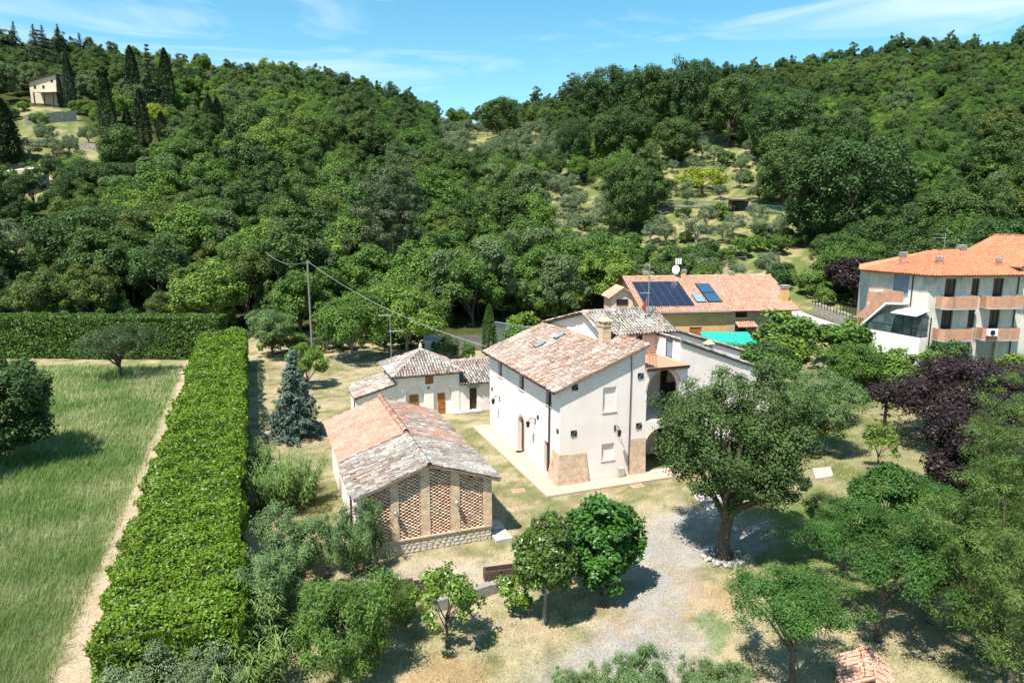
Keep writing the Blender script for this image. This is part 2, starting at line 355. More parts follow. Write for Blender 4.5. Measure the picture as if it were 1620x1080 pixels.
# ---- clay tile roofs
PAL_OLD = np.array([(.35, .265, .215), (.41, .335, .285), (.32, .235, .19), (.46, .395, .345), (.24, .175, .145), (.34, .225, .17), (.48, .43, .385), (.29, .25, .22)])
PAL_LICHEN = np.array([(.32, .285, .25), (.43, .40, .36), (.25, .225, .20), (.19, .17, .155), (.36, .305, .25), (.29, .235, .195), (.47, .445, .405)])
PAL_RED = np.array([(.44, .235, .17), (.48, .265, .195), (.40, .205, .15), (.50, .295, .22), (.42, .25, .19)])
PAL_ORANGE = np.array([(.52, .20, .105), (.56, .225, .12), (.47, .175, .09), (.50, .215, .13)])
PAL_PINK = np.array([(.55, .31, .22), (.60, .37, .27), (.50, .27, .19), (.58, .33, .22), (.46, .27, .20)])
class Roof:
    def __init__(s, seed=1): s.V = []; s.Q = []; s.C = []; s.n = 0; s.slabs = MB(); s.rng = np.random.default_rng(seed)
    def _add(s, V, Q, C): s.V.append(V); s.Q.append(Q + s.n); s.C.append(C); s.n += len(V)
    def face(s, pts, pal=PAL_OLD, tw=.23, tl=.36, jit=1.0, thick=.12, flat=False, patch=0, pal2=None):
        """pts: planar 3-D outline, pts[0]->pts[1] is the eave"""
        P = np.array(pts, float); A = P[1] - P[0]; A /= np.linalg.norm(A)
        nn = np.zeros(3)
        for i in range(len(P)): nn += np.cross(P[i], P[(i + 1) % len(P)])
        nn /= np.linalg.norm(nn)
        if nn[2] < 0: nn = -nn
        S = np.cross(nn, A)
        if S[2] < 0: S = -S
        s.slabs.slab([tuple(p) for p in P], tuple(-nn * thick))
        q = np.c_[(P - P[0]) @ A, (P - P[0]) @ S]
        a = np.arange(q[:, 0].min() + tw / 2, q[:, 0].max(), tw); t = np.arange(q[:, 1].min() - .06, q[:, 1].max(), tl)
        aa, tt = np.meshgrid(a, t, indexing='ij')
        if flat: aa = aa + (np.arange(len(t)) % 2)[None] * tw * .5
        aa = aa.ravel(); tt = tt.ravel()
        k = in_poly(aa, np.maximum(tt + tl * .55, q[:, 1].min() + .01), q) ; aa = aa[k]; tt = tt[k]; n = len(aa); rng = s.rng
        if n == 0: return
        pi = rng.integers(0, len(pal), n); ps = pal[np.argsort(pal.sum(1))]; fi = np.clip((fbm(aa * 1.6 + 7, tt * .9, patch + 2, 3) - .28) / .36 + rng.normal(0, .16, n), 0, .999); col = (ps[(fi * len(ps)).astype(int)] * .6 + pal.mean(0) * .25 + pal[pi] * .15) * rng.uniform(.88, 1.12, (n, 1))
        if pal2 is not None:
            f = fbm(aa * .45 + patch, tt * .45, patch, 4); k2 = (f + rng.normal(0, .07, n)) > .52
            col[k2] = pal2[rng.integers(0, len(pal2), k2.sum())] * rng.uniform(.8, 1.15, (k2.sum(), 1))
        ja = rng.normal(0, .012, n) * jit; jt = rng.normal(0, .02, n) * jit; jn = np.abs(rng.normal(0, .010, n)) * jit; sk = rng.normal(0, .025, n) * jit
        def emit(prof_lo, prof_hi, t0, t1):
            m = len(prof_lo); V = np.zeros((n, 2 * m, 3))
            for e, (pf, tq) in enumerate(((prof_lo, t0), (prof_hi, t1))):
                for i, (x, z) in enumerate(pf):
                    ca = aa + ja + x + (sk * (tq - t0)); ct = tt + jt + tq; cn = z + jn
                    V[:, e * m + i] = P[0] + ca[:, None] * A + ct[:, None] * S + cn[:, None] * nn
            f = np.array([(i, i + 1, m + i + 1, m + i) for i in range(m - 1)]); Q = (np.arange(n)[:, None, None] * 2 * m + f[None]).reshape(-1, 4)
            s._add(V.reshape(-1, 3), Q, np.repeat(col, 2 * m, axis=0))
        if flat:
            h = tw * .5 - .006
            emit([(-h, .004), (-h, .052), (-h * .35, .040), (h * .35, .040), (h, .052), (h, .004)], [(-h, .0), (-h, .022), (-h * .35, .012), (h * .35, .012), (h, .022), (h, .0)], 0, tl * 1.06)
            emit([(-h, .0), (h, .0)], [(-h, .05), (h, .05)], 0, .002)
        else:
            r0, r1 = tw * .30, tw * .25
            lo = [(-r0 * math.cos(w), .035 + 1.25 * r0 * math.sin(w)) for w in np.linspace(0, math.pi, 6)]; hi = [(-r1 * math.cos(w), .012 + 1.25 * r1 * math.sin(w)) for w in np.linspace(0, math.pi, 6)]
            emit(lo, hi, 0, tl * 1.12)
            aa = aa + tw / 2; col = col * rng.uniform(.25, .45, (n, 1))  # channel tiles: dirt and the shade between covers painted into their colour
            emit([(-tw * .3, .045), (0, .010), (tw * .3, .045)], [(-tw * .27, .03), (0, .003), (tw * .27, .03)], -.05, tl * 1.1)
    def ridge(s, p, q, pal=PAL_OLD, r=.13, tl=.4):
        p = np.array(p, float); q = np.array(q, float); L = np.linalg.norm(q - p); A = (q - p) / L; up = np.array([0, 0, 1.]); B = np.cross(A, up); B /= np.linalg.norm(B); up = np.cross(B, A)
        for x in np.arange(0, L, tl):
            c = pal[s.rng.integers(len(pal))] * s.rng.uniform(.8, 1.15); dz = s.rng.uniform(0, .025); V = []
            for e, (xx, rr) in enumerate(((x, r * 1.1), (min(x + tl * 1.1, L + .05), r * .9))):
                for w in np.linspace(-.15, math.pi + .15, 7): V.append(p + A * xx - B * rr * math.cos(w) + up * (rr * math.sin(w) + dz - .01))
            s._add(np.array(V), np.array([(i, i + 1, 8 + i, 7 + i) for i in range(6)]), np.tile(c, (14, 1)))
    def build(s, parent, name='roof', under=UNDER):
        o = s.slabs.build(name, under, parent)
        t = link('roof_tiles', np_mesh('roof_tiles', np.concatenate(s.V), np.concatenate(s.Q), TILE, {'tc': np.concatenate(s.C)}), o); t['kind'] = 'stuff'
        return o

# ------------------------------------------------------------------ ground
def flat(u, v): d = ray(u, v); t = -CAM_H / d[2]; return (t * d[0], t * d[1])
GA = R(20.8); GX = np.array([math.cos(GA), math.sin(GA)]); GY = np.array([-math.sin(GA), math.cos(GA)])   # the plot's own axes
GRAVEL = [flat(*p) for p in [(1088, 800), (1150, 806), (1215, 830), (1205, 872), (1110, 885), (1092, 930), (1085, 985), (1108, 1030), (1130, 1079)]] + [(6.5, 14), (-6, 14)] + [flat(*p) for p in [(835, 1079), (900, 1030), (960, 995), (1000, 930), (1000, 860), (1035, 818)]]
GREENSPOT = [flat(*p) for p in [(1095, 975), (1125, 965), (1150, 985), (1150, 1030), (1120, 1030)]]
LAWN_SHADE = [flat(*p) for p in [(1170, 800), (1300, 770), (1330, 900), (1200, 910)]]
CLEARINGS = {  # photo outlines of open ground on the hillside
    'grove': [(690, 210), (760, 205), (850, 200), (905, 250), (900, 285), (850, 275), (760, 292), (700, 288)],
    'terraces': [(930, 300), (960, 270), (1050, 215), (1090, 200), (1180, 228), (1235, 300), (1250, 345), (1290, 400), (1330, 490), (1290, 500), (960, 470), (945, 420), (1000, 380), (1045, 340), (1030, 300)],
    'mid': [(835, 305), (900, 290), (960, 300), (1000, 380), (960, 425), (940, 475), (870, 470), (850, 400)],
    'right': [(1370, 330), (1440, 320), (1460, 370), (1470, 410), (1390, 430), (1370, 400)],
    'top': [(0, 172), (110, 168), (168, 235), (160, 258), (90, 290), (50, 330), (0, 330)],
    'left': [(-60, 372), (65, 372), (72, 425), (60, 470), (-60, 480)]}
def open_ground(X, Y, Z):
    u, v, d = proj(X, Y, Z); r = np.zeros(np.shape(X), int)
    for k, pl in enumerate(CLEARINGS.values()): r[in_poly(u, v, pl)] = k + 1
    return r
def ground():
    ys = np.concatenate([np.linspace(-80, 6, 24), 6 * np.exp(np.linspace(0, math.log(700 / 6), 440))[1:]])
    a = np.linspace(-1.35, 1.35, 340); a = a * (.75 + .25 * np.abs(a) / 1.35)
    X = a[None, :] * (np.abs(ys)[:, None] + 18); Yg = np.repeat(ys[:, None], len(a), 1); Z = terr(X, Yg)
    x, y, z = X.ravel(), Yg.ravel(), Z.ravel(); n = len(x)
    gx = x * GX[0] + y * GX[1]; gy = x * GY[0] + y * GY[1]
    wob = (fbm(x * .7, y * .7, 2) - .47) * 2.0
    f1 = fbm(x * .35, y * .35, 21); f2 = fbm(x * 1.3, y * 1.3, 31); f3 = fbm(x * .09, y * .09, 41)
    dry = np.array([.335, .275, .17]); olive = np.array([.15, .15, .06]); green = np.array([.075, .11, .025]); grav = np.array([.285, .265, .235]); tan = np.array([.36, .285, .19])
    k = sstep(.40, .60, f1 * .5 + f2 * .5)[:, None]; C = dry * (1 - k) + olive * k; k = sstep(.52, .66, fbm(x * .5 + 9, y * .5, 77))[:, None] * .7; C = C * (1 - k) + np.array([.34, .26, .165]) * k
    # leaf litter under the trees in front
    k = (sstep(.50, .64, f1) * sstep(34, 26, y) * (np.abs(x) < 12))[:, None]; C = C * (1 - .6 * k) + np.array([.40, .25, .14]) * .6 * k
    # right garden: greener
    k = (sstep(14, 22, x + wob) * sstep(20, 26, y) * (.5 + .5 * sstep(.4, .6, f1)))[:, None]; C = C * (1 - k) + np.array([.115, .13, .042]) * k
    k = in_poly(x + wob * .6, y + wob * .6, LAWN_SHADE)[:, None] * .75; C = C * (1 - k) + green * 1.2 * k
    k = in_poly(x + wob * .4, y + wob * .4, GREENSPOT)[:, None] * .8; C = C * (1 - k) + np.array([.11, .17, .05]) * k
    # gravel drive
    wob2 = (fbm(x * 2.2 + 4, y * 2.2, 92) - .47) * 2; gk = (sum(in_poly(x + wob * .8 + wob2 * .8 + dx, y + wob * .8 - wob2 * .8 + dy, GRAVEL).astype(float) for dx, dy in ((0, 0), (.5, .2), (-.5, .1), (.1, .6), (-.1, -.6), (.9, -.3), (-.9, .3))) / 7 * (1 - .45 * sstep(.48, .62, f2)))[:, None]; C = C * (1 - gk) + grav * gk
    # meadow left of the hedge, the mown strip beside it
    m = sstep(-7.6, -8.3, gx + wob * .25) * sstep(79, 75, y + wob)
    mk = sstep(.38, .60, f1 * .7 + f3 * .3)[:, None]
    MC = np.array([.10, .165, .04]) * (1 - mk) + np.array([.25, .27, .11]) * mk
    C = C * (1 - m[:, None]) + MC * m[:, None]
    p = (sstep(-8.3, -7.7, gx + wob * .3) * sstep(-5.2, -5.6, gx) * (y < 80))[:, None]; C = C * (1 - p) + tan * p
    # bare patch in the far meadow
    k = (np.exp(-(((x + 35.5) / 3.6) ** 2 + ((y - 73.5) / 2.6) ** 2)) * (f2 > .35))[:, None]; C = C * (1 - k) + np.array([.45, .36, .26]) * k
    # dirt in front of the barn
    k = (np.exp(-(((x + 3.5) / 3.0) ** 2 + ((y - 30.3) / 1.5) ** 2)))[:, None] * .8; C = C * (1 - k) + np.array([.36, .31, .255]) * k
    # hillside: wood floor, open dry terraces
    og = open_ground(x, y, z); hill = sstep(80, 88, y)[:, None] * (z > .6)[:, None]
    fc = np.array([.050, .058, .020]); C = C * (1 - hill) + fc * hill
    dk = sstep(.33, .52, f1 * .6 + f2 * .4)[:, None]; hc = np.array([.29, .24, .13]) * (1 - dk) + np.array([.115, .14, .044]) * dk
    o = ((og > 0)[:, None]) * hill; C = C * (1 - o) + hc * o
    C = C * (.70 + .62 * fbm(x * 2.3, y * 2.3, 55, 4))[:, None]
    w = len(a); i = np.arange((len(ys) - 1) * (w - 1)); r, c = i // (w - 1), i % (w - 1); q = r * w + c
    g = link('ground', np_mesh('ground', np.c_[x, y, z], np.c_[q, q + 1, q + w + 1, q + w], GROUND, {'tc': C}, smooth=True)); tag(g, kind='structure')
ground()
HF = (3.0, 41.0, 0.0); HA = R(20.8)
def hworld(x, y): return (HF[0] + x * math.cos(HA) - y * math.sin(HA), HF[1] + x * math.sin(HA) + y * math.cos(HA))

m = MB(); m.hexa([(*hworld(x, y), -.05) for x, y in [(-1.45, -1.35), (9.2, -1.35), (9.2, -.05), (-.05, -.05), (-.05, 13.7), (-1.45, 13.7)]], [(*hworld(x, y), .14) for x, y in [(-1.45, -1.35), (9.2, -1.35), (9.2, -.05), (-.05, -.05), (-.05, 13.7), (-1.45, 13.7)]])
tag(m.build('patio', PATIOM), 'pinkish beige paving band around the white farmhouse', kind='structure')
m = MB(); m.hexa([(*flat(*p), -.02) for p in [(1095, 785), (1135, 780), (1163, 812), (1128, 818)]], [(*flat(*p), .1) for p in [(1095, 785), (1135, 780), (1163, 812), (1128, 818)]])
m.hexa([(*flat(*p), -.02) for p in [(1285, 743), (1314, 740), (1318, 755), (1290, 760)]], [(*flat(*p), .12) for p in [(1285, 743), (1314, 740), (1318, 755), (1290, 760)]])
tag(m.build('path', PAVE), 'pale paved garden path by the big oak', kind='structure')
def strip(pts, w, h, dz):
    """ribbon of road laid on the terrain along a centre line"""
    P = np.array(pts, float); t = np.r_[0, np.cumsum(np.linalg.norm(np.diff(P, axis=0), axis=1))]; q = np.linspace(0, t[-1], int(t[-1] / .8) + 2); X = np.interp(q, t, P[:, 0]); Yq = np.interp(q, t, P[:, 1]); m = MB()
    d = np.c_[np.gradient(X), np.gradient(Yq)]; d /= np.linalg.norm(d, axis=1)[:, None]; n = np.c_[-d[:, 1], d[:, 0]]
    A = np.c_[X, Yq] + n * w / 2; B = np.c_[X, Yq] - n * w / 2; za = terr(A[:, 0], A[:, 1]) + dz; zb = terr(B[:, 0], B[:, 1]) + dz; z = np.maximum(za, zb)
    for k in range(len(X) - 1):
        hi = [(*A[k], z[k]), (*B[k], z[k]), (*B[k + 1], z[k + 1]), (*A[k + 1], z[k + 1])]; m.hexa([(x, y, zz - h) for x, y, zz in hi], hi)
    return m
LANE = [spot(u, v)[:2] for u, v in [(1205, 478), (1250, 492), (1290, 508), (1330, 522), (1380, 540)]]
tag(strip(LANE, 3.0, .5, .1).build('road', CONCRETE), 'pale lane climbing past the ochre house', kind='structure')

# ------------------------------------------------------------------ white farmhouse
def lantern(parent, w, a, z, out=.55):
    b = MB(); pts = [w(a, 0, z), w(a, out * .45, z + .16), w(a, out * .85, z + .12), w(a, out, z - .02)]
    b.tube(pts, .022, 5); w.box(b, a - .05, a + .05, 0, .03, z - .3, z + .1); b.tube([w(a, .02, z - .25), w(a, out * .5, z - .05), w(a, out * .75, z + .13)], .016, 5)
    o = b.build('wall_lantern', METAL_D, parent); l = MB()
    c = w(a, out, z - .02); l.tube([(c[0], c[1], c[2]), (c[0], c[1], c[2] - .08), (c[0], c[1], c[2] - .12), (c[0], c[1], c[2] - .42), (c[0], c[1], c[2] - .46)], [.03, .17, .15, .10, .06], 6)
    l.build('lamp_head', METAL_D, o); return o
def anchor(parent, w, a, z, s=.17):
    b = MB(); w.box(b, a - s, a + s, .004, .05, z - s * .9, z + s * .9); o = b.build('anchor_plate', METAL_D, parent)
    k = MB(); k.hexa([w(a - s * .9, .05, z - s * .8), w(a - s * .7, .05, z - s * .8), w(a + s * .9, .05, z + s * .8), w(a + s * .7, .05, z + s * .8)], [w(a - s * .9, .075, z - s * .8), w(a - s * .7, .075, z - s * .8), w(a + s * .9, .075, z + s * .8), w(a + s * .7, .075, z + s * .8)])
    k.build('wedge', METAL_L, o)
def farmhouse():
    t = thing('farmhouse', 'large white plastered farmhouse with old clay tile roofs, in the centre', 'house', HF, HA)
    wl = W((0, 13.5), (0, -1)); wg = W((0, 0), (1, 0))
    b = MB()
    LW = [(13.5 - 11.5, 13.5 - 10.65, 4.75, 5.9), (13.5 - 7.0, 13.5 - 6.1, 4.8, 5.95), (13.5 - 2.25, 13.5 - 1.36, 4.9, 6.02)]
    DA = (13.5 - 7.0, 13.5 - 5.95, .14, 2.85); LD = (13.5 - 2.45, 13.5 - 1.62, .14, 2.35)
    wall(b, wl, 13.5, -.3, 6.45, holes=LW + [DA + ('arch',), LD], depth=.32)
    BW = [(2.98, 3.94, 4.6, 6.22), (2.98, 3.9, 1.35, 2.47)]
    wall(b, wg, 6.0, -.3, 6.45, 8.76, holes=BW, depth=.13)
    for a0, a1, b0, b1 in BW: b.poly([wg(a0, -.13, b0), wg(a1, -.13, b0), wg(a1, -.13, b1), wg(a0, -.13, b1)])
    # right side of the main block over the terrace, back wall, floor of the loft
    b.poly([(6, 0, -.3), (6, 4, -.3), (6, 4, 8.76), (6, 0, 8.76)])
    b.poly([(0, 13.5, -.3), (5, 13.5, -.3), (5, 13.5, 8.3), (0, 13.5, 6.45)])
    b.build('wall', PLASTER, t)
    # brick scarps at the corner and by the loggia
    k = MB(); k.hexa([(-.26, -.24, -.2), (2.0, -.24, -.2), (2.0, .02, -.2), (.02, .02, -.2), (.02, 1.5, -.2), (-.26, 1.5, -.2)], [(-.03, -.03, 2.12), (1.86, -.03, 2.06), (1.86, .02, 2.06), (.02, .02, 2.12), (.02, 1.0, 2.22), (-.03, 1.0, 2.22)])
    k.build('brick_scarp', BRICK, t)
    k = MB(); k.hexa([(5.1, -.2, -.2), (6.22, -.2, -.2), (6.22, .02, -.2), (5.1, .02, -.2)], [(5.1, -.03, 2.57), (6.22, -.03, 2.57), (6.22, .02, 2.57), (5.1, .02, 2.57)]); k.build('brick_pier', BRICK, t)
    for h in LW: window(t, wl, *h, depth=.24, mull=1)
    for h in BW:
        s = MB(); wg.box(s, h[0] - .06, h[1] + .06, .004, .05, h[2] - .06, h[2] - .002); o = s.build('blind_window_sill', PLASTER_P, t)
    # arched door with brick surround
    d = door(t, wl, DA[0], DA[1], .14, 2.84, .2, WOOD_D, 2, name='arched_door')
    s = MB(); c = (DA[0] + DA[1]) / 2; r = (DA[1] - DA[0]) / 2; sp = DA[3] - r; K = 16
    for q in range(K):
        w0, w1 = math.pi * q / K, math.pi * (q + 1) / K; pp = []
        for rr, ww in ((r + .004, w0), (r + .22, w0), (r + .22, w1), (r + .004, w1)): pp.append((c - rr * math.cos(ww), sp + rr * math.sin(ww)))
        s.hexa([wl(x, .003, z) for x, z in pp], [wl(x, .04, z) for x, z in pp])
    for x0, x1 in ((DA[0] - .22, DA[0] - .004), (DA[1] + .004, DA[1] + .22)): wl.box(s, x0, x1, .003, .04, .14, sp)
    s.build('brick_surround', PLASTER_P, d)
    door(t, wl, LD[0], LD[1], .14, 2.34, .2, WOOD_D, 3)
    for a, z in ((13.5 - 12.9, 3.3), (13.5 - 3.5, 3.62), (13.5 - .3, 3.62), (13.5 - 3.4, 6.22)): anchor(t, wl, a, z, .14)
    for a, z in ((.98, 6.42), (5.68, 6.78), (.95, 3.45), (5.67, 3.42)): anchor(t, wg, a, z, .2)
    lantern(t, wl, 13.5 - 11.1, 3.05); lantern(t, wl, 13.5 - 3.95, 3.3); lantern(t, wg, 3.9, 3.55, .6)
    p = MB(); p.tube([(-.42, 1.45, 6.35), (-.1, 1.45, 6.15), (-.1, 1.48, .2)], .055, 7); p.build('downpipe', COPPER, t)
    p = MB(); p.tube([(4.95, -.07, 8.3), (4.95, -.07, .35)], .03, 6); p.build('cable_conduit', METAL_D, t)
    p = MB(); p.box(4.15, 4.6, -.28, -.004, .14, .75); p.box(4.2, 4.55, -.3, -.28, .2, .7); p.build('meter_box', CONCRETE, t)
    # main roof, one long slope
    k = .385; z = lambda x: 6.47 + k * x
    rf = Roof(3)
    rf.face([(-.5, -.28, z(-.5)), (-.5, 13.75, z(-.5)), (4.98, 13.75, z(4.98)), (4.98, 3.9, z(4.98)), (6.15, 3.9, z(6.15)), (6.15, -.28, z(6.15))], PAL_OLD, .225, .36, 1.3, patch=3, pal2=PAL_OLD * np.array([1.0, .86, .8]))
    o = rf.build(t); g = MB(); g.tube([(-.56, -.3, z(-.5) - .05), (-.56, 13.78, z(-.5) - .05)], .075, 7); g.build('gutter', COPPER, o)
    for cx, cy in ((2.3, 8.75), (3.85, 8.6)):
        s = MB(); q = [(cx - .42, cy - .27), (cx + .42, cy - .27), (cx + .42, cy + .27), (cx - .42, cy + .27)]
        s.hexa([(x, y, z(x) + .02) for x, y in q], [(x, y, z(x) + .17) for x, y in q]); f = s.build('skylight', METAL_D, t)
        s = MB(); q = [(cx - .36, cy - .21), (cx + .36, cy - .21), (cx + .36, cy + .21), (cx - .36, cy + .21)]
        s.hexa([(x, y, z(x) + .16) for x, y in q], [(x, y, z(x) + .18) for x, y in q]); s.build('pane', GLASS_B, f)
    # raised block behind
    b = MB(); G = [(3.9, 6.0), (3.9, 8.98), (6.6, 10.05), (13.4, 8.38), (13.4, 6.0)]
    b.poly([(5.0, y, zz) for y, zz in G]); b.poly([(10.4, y, zz) for y, zz in G])
    wf = W((5.0, 3.9), (1, 0)); wall(b, wf, 5.4, 6.0, 8.98, holes=[(2.65, 3.2, 7.26, 8.7)], depth=.25)
    b.poly([(5, 13.4, -.3), (10.4, 13.4, -.3), (10.4, 13.4, 8.38), (5, 13.4, 8.38)])
    b.build('raised_wall', PLASTER, t)
    window(t, wf, 2.65, 3.2, 7.26, 8.7, .2, mull=0, sill=None, name='terrace_door')
    s = MB(); wf.box(s, 3.3, 5.0, .003, .012, 7.24, 8.8); s.build('pink_wall_panel', PLASTER_P, t)
    rf = Roof(5); e = .3
    rf.face([(4.72, 3.5, 8.98 - .158), (10.65, 3.5, 8.98 - .158), (10.65, 6.6, 10.07), (4.72, 6.6, 10.07)], PAL_LICHEN, .25, .38, 1.6, patch=8, pal2=PAL_OLD)
    rf.face([(10.65, 13.75, 8.30), (4.72, 13.75, 8.30), (4.72, 6.6, 10.07), (10.65, 6.6, 10.07)], PAL_OLD, .25, .38, 1.4)
    rf.ridge((4.7, 6.6, 10.09), (10.7, 6.6, 10.09), PAL_LICHEN, .17, .45)
    for y0, y1, za, zb in ((3.5, 6.6, 8.86, 10.1), (13.75, 6.6, 8.34, 10.1)): rf.ridge((4.74, y0, za), (4.74, y1, zb), PAL_OLD, .1, .4)
    rf.build(t, 'raised_roof')
    # chimney
    c = MB(); c.box(4.62, 5.24, 3.22, 3.87, 7.9, 9.55); c.box(4.56, 5.30, 3.16, 3.93, 9.55, 9.63); o = c.build('chimney', BRICK_O, t)
    c = MB()
    for x in (4.6, 4.86, 5.12):
        for y in (3.2, 3.75): c.box(x, x + .13, y, y + .13, 9.63, 9.9)
    c.hexa([(4.52, 3.12, 9.9), (5.34, 3.12, 9.9), (5.34, 3.97, 9.9), (4.52, 3.97, 9.9)], [(4.72, 3.3, 10.12), (5.14, 3.3, 10.12), (5.14, 3.78, 10.12), (4.72, 3.78, 10.12)]); c.build('chimney_cap', BRICK_O, o)
    # loggia with terrace over it
    b = MB(); wo = W((6.0, .0), (1, 0)); AR = [(.2, 2.7, .0, 3.1, 'arch'), (.2, 2.7, 3.6, 7.0, 'arch')]
    wall(b, wo, 3.3, -.3, 7.14, holes=AR, depth=.4)
    b.poly([(6.01, 3.2, -.3), (9.3, 3.2, -.3), (9.3, 3.2, 7.1), (6.01, 3.2, 7.1)]); b.poly([(6.01, .4, 3.4), (9.3, .4, 3.4), (9.3, 3.2, 3.4), (6.01, 3.2, 3.4)])
    b.build('loggia', PLASTER, t)
    s = MB()
    for a0, a1, b0, b1, _ in AR[1:]:
        c0 = (a0 + a1) / 2; r0 = (a1 - a0) / 2; sp = b1 - r0
        for q in range(16):
            w0, w1 = math.pi * q / 16, math.pi * (q + 1) / 16
            pp = [(c0 - rr * math.cos(ww), sp + rr * math.sin(ww)) for rr, ww in ((r0 + .004, w0), (r0 + .13, w0), (r0 + .13, w1), (r0 + .004, w1))]
            s.hexa([wo(x, .003, zz) for x, zz in pp], [wo(x, .05, zz) for x, zz in pp])
    s.build('arch_moulding', PLASTER_P, t)
    b = MB(); b.box(6.05, 9.28, -.2, 3.88, 7.145, 7.24); b.build('terrace_floor', TERRACE, t)
    b = MB(); b.box(6.05, 9.28, -.26, -.2, 7.10, 7.25); b.tube([(6.05, -.28, 7.1), (9.2, -.28, 7.1)], .05, 6); b.build('terrace_gutter', COPPER, t)
    b = MB(); b.tube([(6.15, -.12, 8.1), (6.75, -.12, 8.1)], .02, 5)
    for x in np.arange(6.12, 6.8, .11): b.tube([(x, -.12, 7.24), (x, -.12, 8.1)], .014, 4)
    b.build('railing', METAL_D, t)
    door(t, W((6.0, 2.2), (1, 0)), .5, 1.4, .05, 2.1, .0, WOOD, 4)
    # right wing falling to the garden
    b = MB(); wr = W((9.3, 1.0), (1, 0)); wall(b, wr, 7.9, -.3, 8.66, 5.82)
    wd = W((9.3, 3.9), (0, -1)); wall(b, wd, 2.9, 7.0, 8.86, holes=[(1.18, 2.04, 7.26, 8.72)], depth=.12)
    b.poly([(17.2, 1, -.3), (17.2, 4, -.3), (17.2, 4, 5.82), (17.2, 1, 5.82)])
    wu = W((10.4, 4.0), (1, 0)); wall(b, wu, 6.4, 5.0, 8.93, 6.9); b.poly([(16.8, 4, -.3), (16.8, 13, -.3), (16.8, 13, 6.9), (16.8, 4, 6.9)])
    b.poly([(10.4, 13, -.3), (16.8, 13, -.3), (16.8, 13, 6.9), (10.4, 13, 8.93)])
    b.build('wing_wall', PLASTER, t)
    window(t, wd, 1.18, 2.04, 7.26, 8.72, .06, frame=WOOD_D, pane=GLASS_B, sill=None, mull=0, name='terrace_glass_door')
    rf = Roof(9); zw = lambda x: 8.70 - .3595 * (x - 9.3); zu = lambda x: 8.97 - .317 * (x - 10.4)
    rf.face([(17.5, .88, zw(17.5)), (17.5, 3.98, zw(17.5)), (9.3, 3.98, zw(9.3)), (9.3, .88, zw(9.3))], PAL_OLD, .24, .37, 1.3)
    rf.face([(17.1, 3.88, zu(17.1)), (17.1, 13.3, zu(17.1)), (10.42, 13.3, zu(10.42)), (10.42, 3.88, zu(10.42))], PAL_OLD, .24, .37, 1.3)
    rf.ridge((9.3, .92, zw(9.3) + .04), (17.5, .92, zw(17.5) + .04), PAL_LICHEN, .1); rf.ridge((10.42, 3.93, zu(10.42) + .04), (17.1, 3.93, zu(17.1) + .04), PAL_LICHEN, .1)
    rf.build(t, 'wing_roof')
    c = MB(); c.box(12.4, 12.85, 2.1, 2.5, 7.3, 7.85); o = c.build('small_chimney', BRICK_O, t)
    c = MB(); [c.box(x, x + .09, y, y + .09, 7.85, 8.02) for x in (12.4, 12.76) for y in (2.1, 2.41)]
    c.hexa([(12.3, 2.0, 8.02), (12.95, 2.0, 8.02), (12.95, 2.6, 8.02), (12.3, 2.6, 8.02)], [(12.55, 2.25, 8.3), (12.7, 2.25, 8.3), (12.7, 2.35, 8.3), (12.55, 2.35, 8.3)]); c.build('chimney_cap', BRICK_O, o)
farmhouse()

